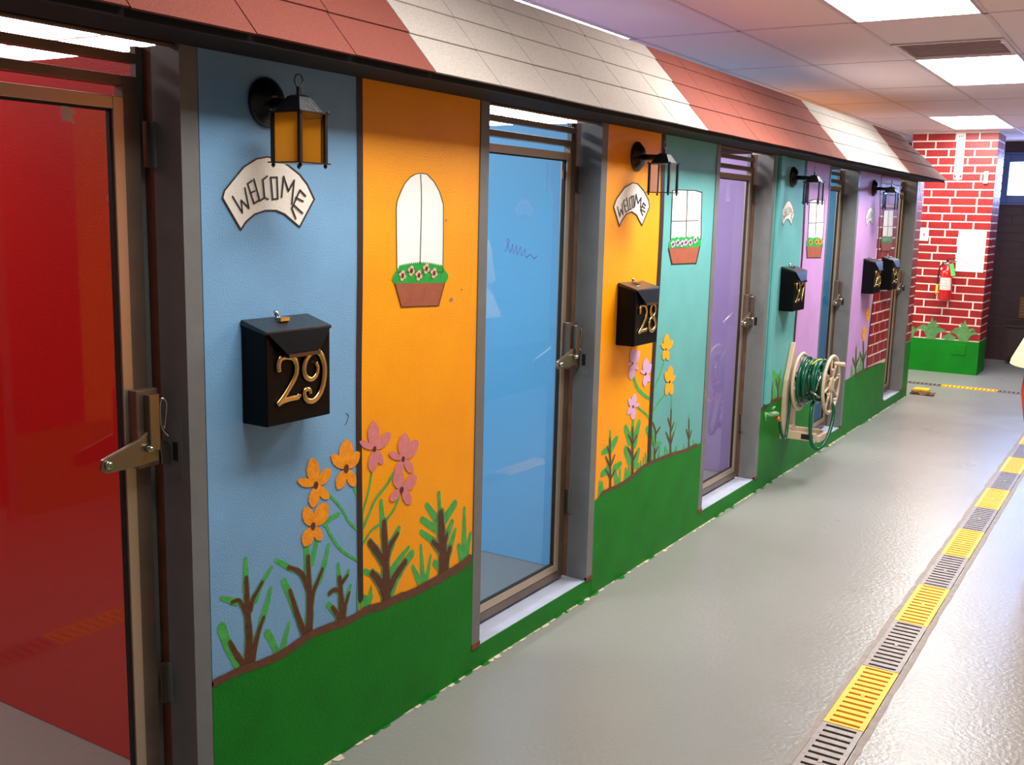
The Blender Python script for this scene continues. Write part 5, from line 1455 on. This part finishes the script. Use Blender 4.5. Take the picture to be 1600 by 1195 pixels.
# ------------------------------------------------------------------ things lying at the end of the row
b = thing('sponge_block', 'small yellow block on the floor at the end of the kennel row', 'block', (0.0, 9.9, 0)); b.location = (0.01, 9.98, 0.0)
MB().box((0, 0, 0.0), (0.13, 0.12, 0.035), 'sponge_yellow').build('block', b, bevel=0.006)
s_ = thing('paper_scrap', 'crumpled brown scrap on the floor beside the yellow block', 'scrap', (0.11, 9.9, 0))
q = MB(); r = random.Random(7); N = 9
g_ = [[(u/N*0.2-0.1+r.uniform(-.006, .006), v/N*0.1-0.05+r.uniform(-.006, .006), max(0.001, r.uniform(0.0, 0.03))) for v in range(N+1)] for u in range(N+1)]
for u in range(N):
    for v in range(N): q.poly([g_[u][v], g_[u+1][v], g_[u+1][v+1], g_[u][v+1]], 'scrap_brown')
q.build('sheet', s_, fix=False)

# ------------------------------------------------------------------ person at the right edge, mostly outside the photo
PXC, PYC = 1.58, 5.2
pe = thing('person', 'person in a flared cream top and rust coloured trousers at the right edge', 'person', (PXC, PYC, 0))
def ring(cx, cy, z, rx, ry, n=20, wv=0.0): return [(cx+rx*math.cos(2*math.pi*k/n)*(1+wv*math.sin(5*2*math.pi*k/n)), cy+ry*math.sin(2*math.pi*k/n)*(1+wv*math.cos(4*2*math.pi*k/n)), z) for k in range(n)]
def skin_body():
    V = []; E = []; Rr = []
    def v(p, r): V.append(p); Rr.append(r); return len(V)-1
    def chain(s, pts):
        for p, r in pts: j = v(p, r); E.append((s, j)); s = j
        return s
    pv = v((0, 0, 0.95), 0.125)
    ch = chain(pv, [((0, 0, 1.08), 0.115), ((0, 0, 1.25), 0.125), ((0, 0.005, 1.38), 0.1), ((0, 0.01, 1.46), 0.05), ((0, 0.0, 1.52), 0.045)])
    chest = 3
    for s in (-1, 1):
        sh = chain(chest, [((s*0.15, 0.01, 1.38), 0.05), ((s*0.17, 0.03, 1.24), 0.04), ((s*0.185, 0.05, 1.1), 0.035), ((s*0.16, -0.06, 1.05), 0.03), ((s*0.11, -0.19, 1.04), 0.022), ((s*0.09, -0.225, 1.04), 0.026)])
        for k, (dx, ln) in enumerate(((-0.028, 0.07), (-0.01, 0.08), (0.01, 0.075), (0.027, 0.06))):
            chain(sh, [((s*0.06, -0.245, 1.04+dx), 0.009), ((s*0.06-s*ln*0.5, -0.25, 1.038+dx*1.1), 0.008), ((s*0.06-s*ln, -0.235, 1.033+dx*1.1), 0.007)])
        chain(sh, [((s*0.085, -0.25, 1.075), 0.01), ((s*0.06, -0.255, 1.1), 0.009)])
        f = s*0.0
        lg = chain(pv, [((s*0.09, 0, 0.86), 0.09), ((s*0.085, -0.02*s, 0.68), 0.07), ((s*0.07, -0.04*s, 0.48), 0.052), ((s*0.065, -0.02*s, 0.3), 0.05), ((s*0.062, 0.0, 0.1), 0.032), ((s*0.062, -0.04, 0.04), 0.032), ((s*0.062, -0.15, 0.03), 0.026)])
    me = bpy.data.meshes.new('body'); me.from_pydata(V, E, []); o = bpy.data.objects.new('body', me); COL.objects.link(o); o.parent = pe
    o.modifiers.new('skin', 'SKIN')
    sv = me.skin_vertices[0].data if me.skin_vertices else None
    if sv is None:
        bpy.context.view_layer.objects.active = o; bm = bmesh.new(); bm.from_mesh(me); bm.verts.layers.skin.verify(); bm.to_mesh(me); bm.free(); sv = me.skin_vertices[0].data
    for i, r in enumerate(Rr): sv[i].radius = (r, r*(0.8 if 0.08 < r else 1)); sv[i].use_root = (i == 0)
    sb = o.modifiers.new('smooth', 'SUBSURF'); sb.levels = 2; sb.render_levels = 2
    me.materials.append(MATS['skin']); me['x'] = 1
    return o
skin_body()
hd = MB(); Z = 1.60
hd.loft([ring(0, 0.02, Z-0.1, 0.035, 0.04), ring(0, -0.012, Z-0.085, 0.05, 0.065), ring(0, -0.005, Z-0.05, 0.064, 0.085), ring(0, 0.0, Z, 0.073, 0.094), ring(0, 0.005, Z+0.05, 0.073, 0.093), ring(0, 0.01, Z+0.09, 0.055, 0.072), ring(0, 0.01, Z+0.112, 0.02, 0.03)], 'skin')
hd.hexa([(-0.014, -0.09, Z-0.025), (0.014, -0.09, Z-0.025), (0.01, -0.08, Z-0.02), (-0.01, -0.08, Z-0.02)], [(-0.005, -0.092, Z+0.02), (0.005, -0.092, Z+0.02), (0.005, -0.085, Z+0.02), (-0.005, -0.085, Z+0.02)], 'skin')
hd = hd.build('head', pe)
for s in (-1, 1):
    q = MB(); q.lathe([(0.001, -0.012), (0.009, -0.007), (0.012, 0), (0.009, 0.007), (0.001, 0.012)], (s*0.03, -0.083, Z+0.008), 'Y', 'eye_white', 10); q.build('eye', hd)
    q = MB(); q.lathe([(0.0045, -0.013), (0.0045, -0.009)], (s*0.03, -0.083, Z+0.008), 'Y', 'gasket', 8); q.build('pupil', hd)
    q = MB(); q.loft([ring(s*0.074, 0.01, Z-0.03, 0.004, 0.008, 10), ring(s*0.08, 0.012, Z, 0.006, 0.016, 10), ring(s*0.08, 0.012, Z+0.025, 0.005, 0.014, 10)], 'skin'); q.build('ear', hd)
q = MB(); q.tube([(-0.024, -0.082, Z-0.055), (0, -0.09, Z-0.053), (0.024, -0.082, Z-0.055)], [0.003, 0.006, 0.003], 'lip', 8); q.build('mouth', hd)
hr = MB(); hr.loft([ring(0, 0.045, Z-0.08, 0.06, 0.05), ring(0, 0.035, Z-0.02, 0.078, 0.075), ring(0, 0.025, Z+0.04, 0.08, 0.09), ring(0, 0.012, Z+0.08, 0.07, 0.098), ring(0, 0.012, Z+0.115, 0.045, 0.06), ring(0, 0.012, Z+0.128, 0.01, 0.02)], 'hair'); hr.build('hair', pe)
sh = MB(); sh.loft([ring(0, 0, 0.925, 0.276, 0.22, 28, 0.03), ring(0, 0, 0.95, 0.27, 0.215, 28, 0.03), ring(0, 0, 1.05, 0.225, 0.18, 28, 0.015), ring(0, 0, 1.2, 0.16, 0.125, 28), ring(0, 0, 1.33, 0.175, 0.13, 28), ring(0, 0.005, 1.42, 0.13, 0.09, 28), ring(0, 0.008, 1.47, 0.062, 0.062, 28)], 'shirt_cream', cap=False)
sh = sh.build('shirt', pe, fix=False)
for s in (-1, 1):
    q = MB(); q.tube([(s*0.12, 0.01, 1.4), (s*0.155, 0.015, 1.33), (s*0.172, 0.03, 1.2), (s*0.182, 0.045, 1.13)], [0.055, 0.062, 0.056, 0.055], 'shirt_cream', 14, cap=False); q.build('sleeve', sh, fix=False)
tz = MB(); tz.loft([ring(0, 0, 1.02, 0.15, 0.12), ring(0, 0, 0.9, 0.212, 0.14), ring(0, 0, 0.82, 0.212, 0.13)], 'trouser_rust', cap=False)
tz = tz.build('trousers', pe, fix=False)
for s in (-1, 1):
    q = MB(); q.loft([ring(s*0.1, 0, 0.87, 0.112, 0.125), ring(s*0.102, 0, 0.8, 0.116, 0.12), ring(s*0.095, -0.02*s, 0.66, 0.1, 0.1), ring(s*0.072, -0.04*s, 0.5, 0.07, 0.085), ring(s*0.066, -0.02*s, 0.28, 0.064, 0.08), ring(s*0.063, 0.0, 0.07, 0.06, 0.078)], 'trouser_rust', cap=False); q.build('trouser_leg', tz, fix=False)
    q = MB(); q.loft([ring(s*0.06, -0.06, 0.0, 0.046, 0.13), ring(s*0.06, -0.06, 0.02, 0.05, 0.135), ring(s*0.06, -0.05, 0.05, 0.046, 0.115), ring(s*0.062, -0.01, 0.085, 0.045, 0.065)], 'shoe_dark'); q.build('shoe', pe)
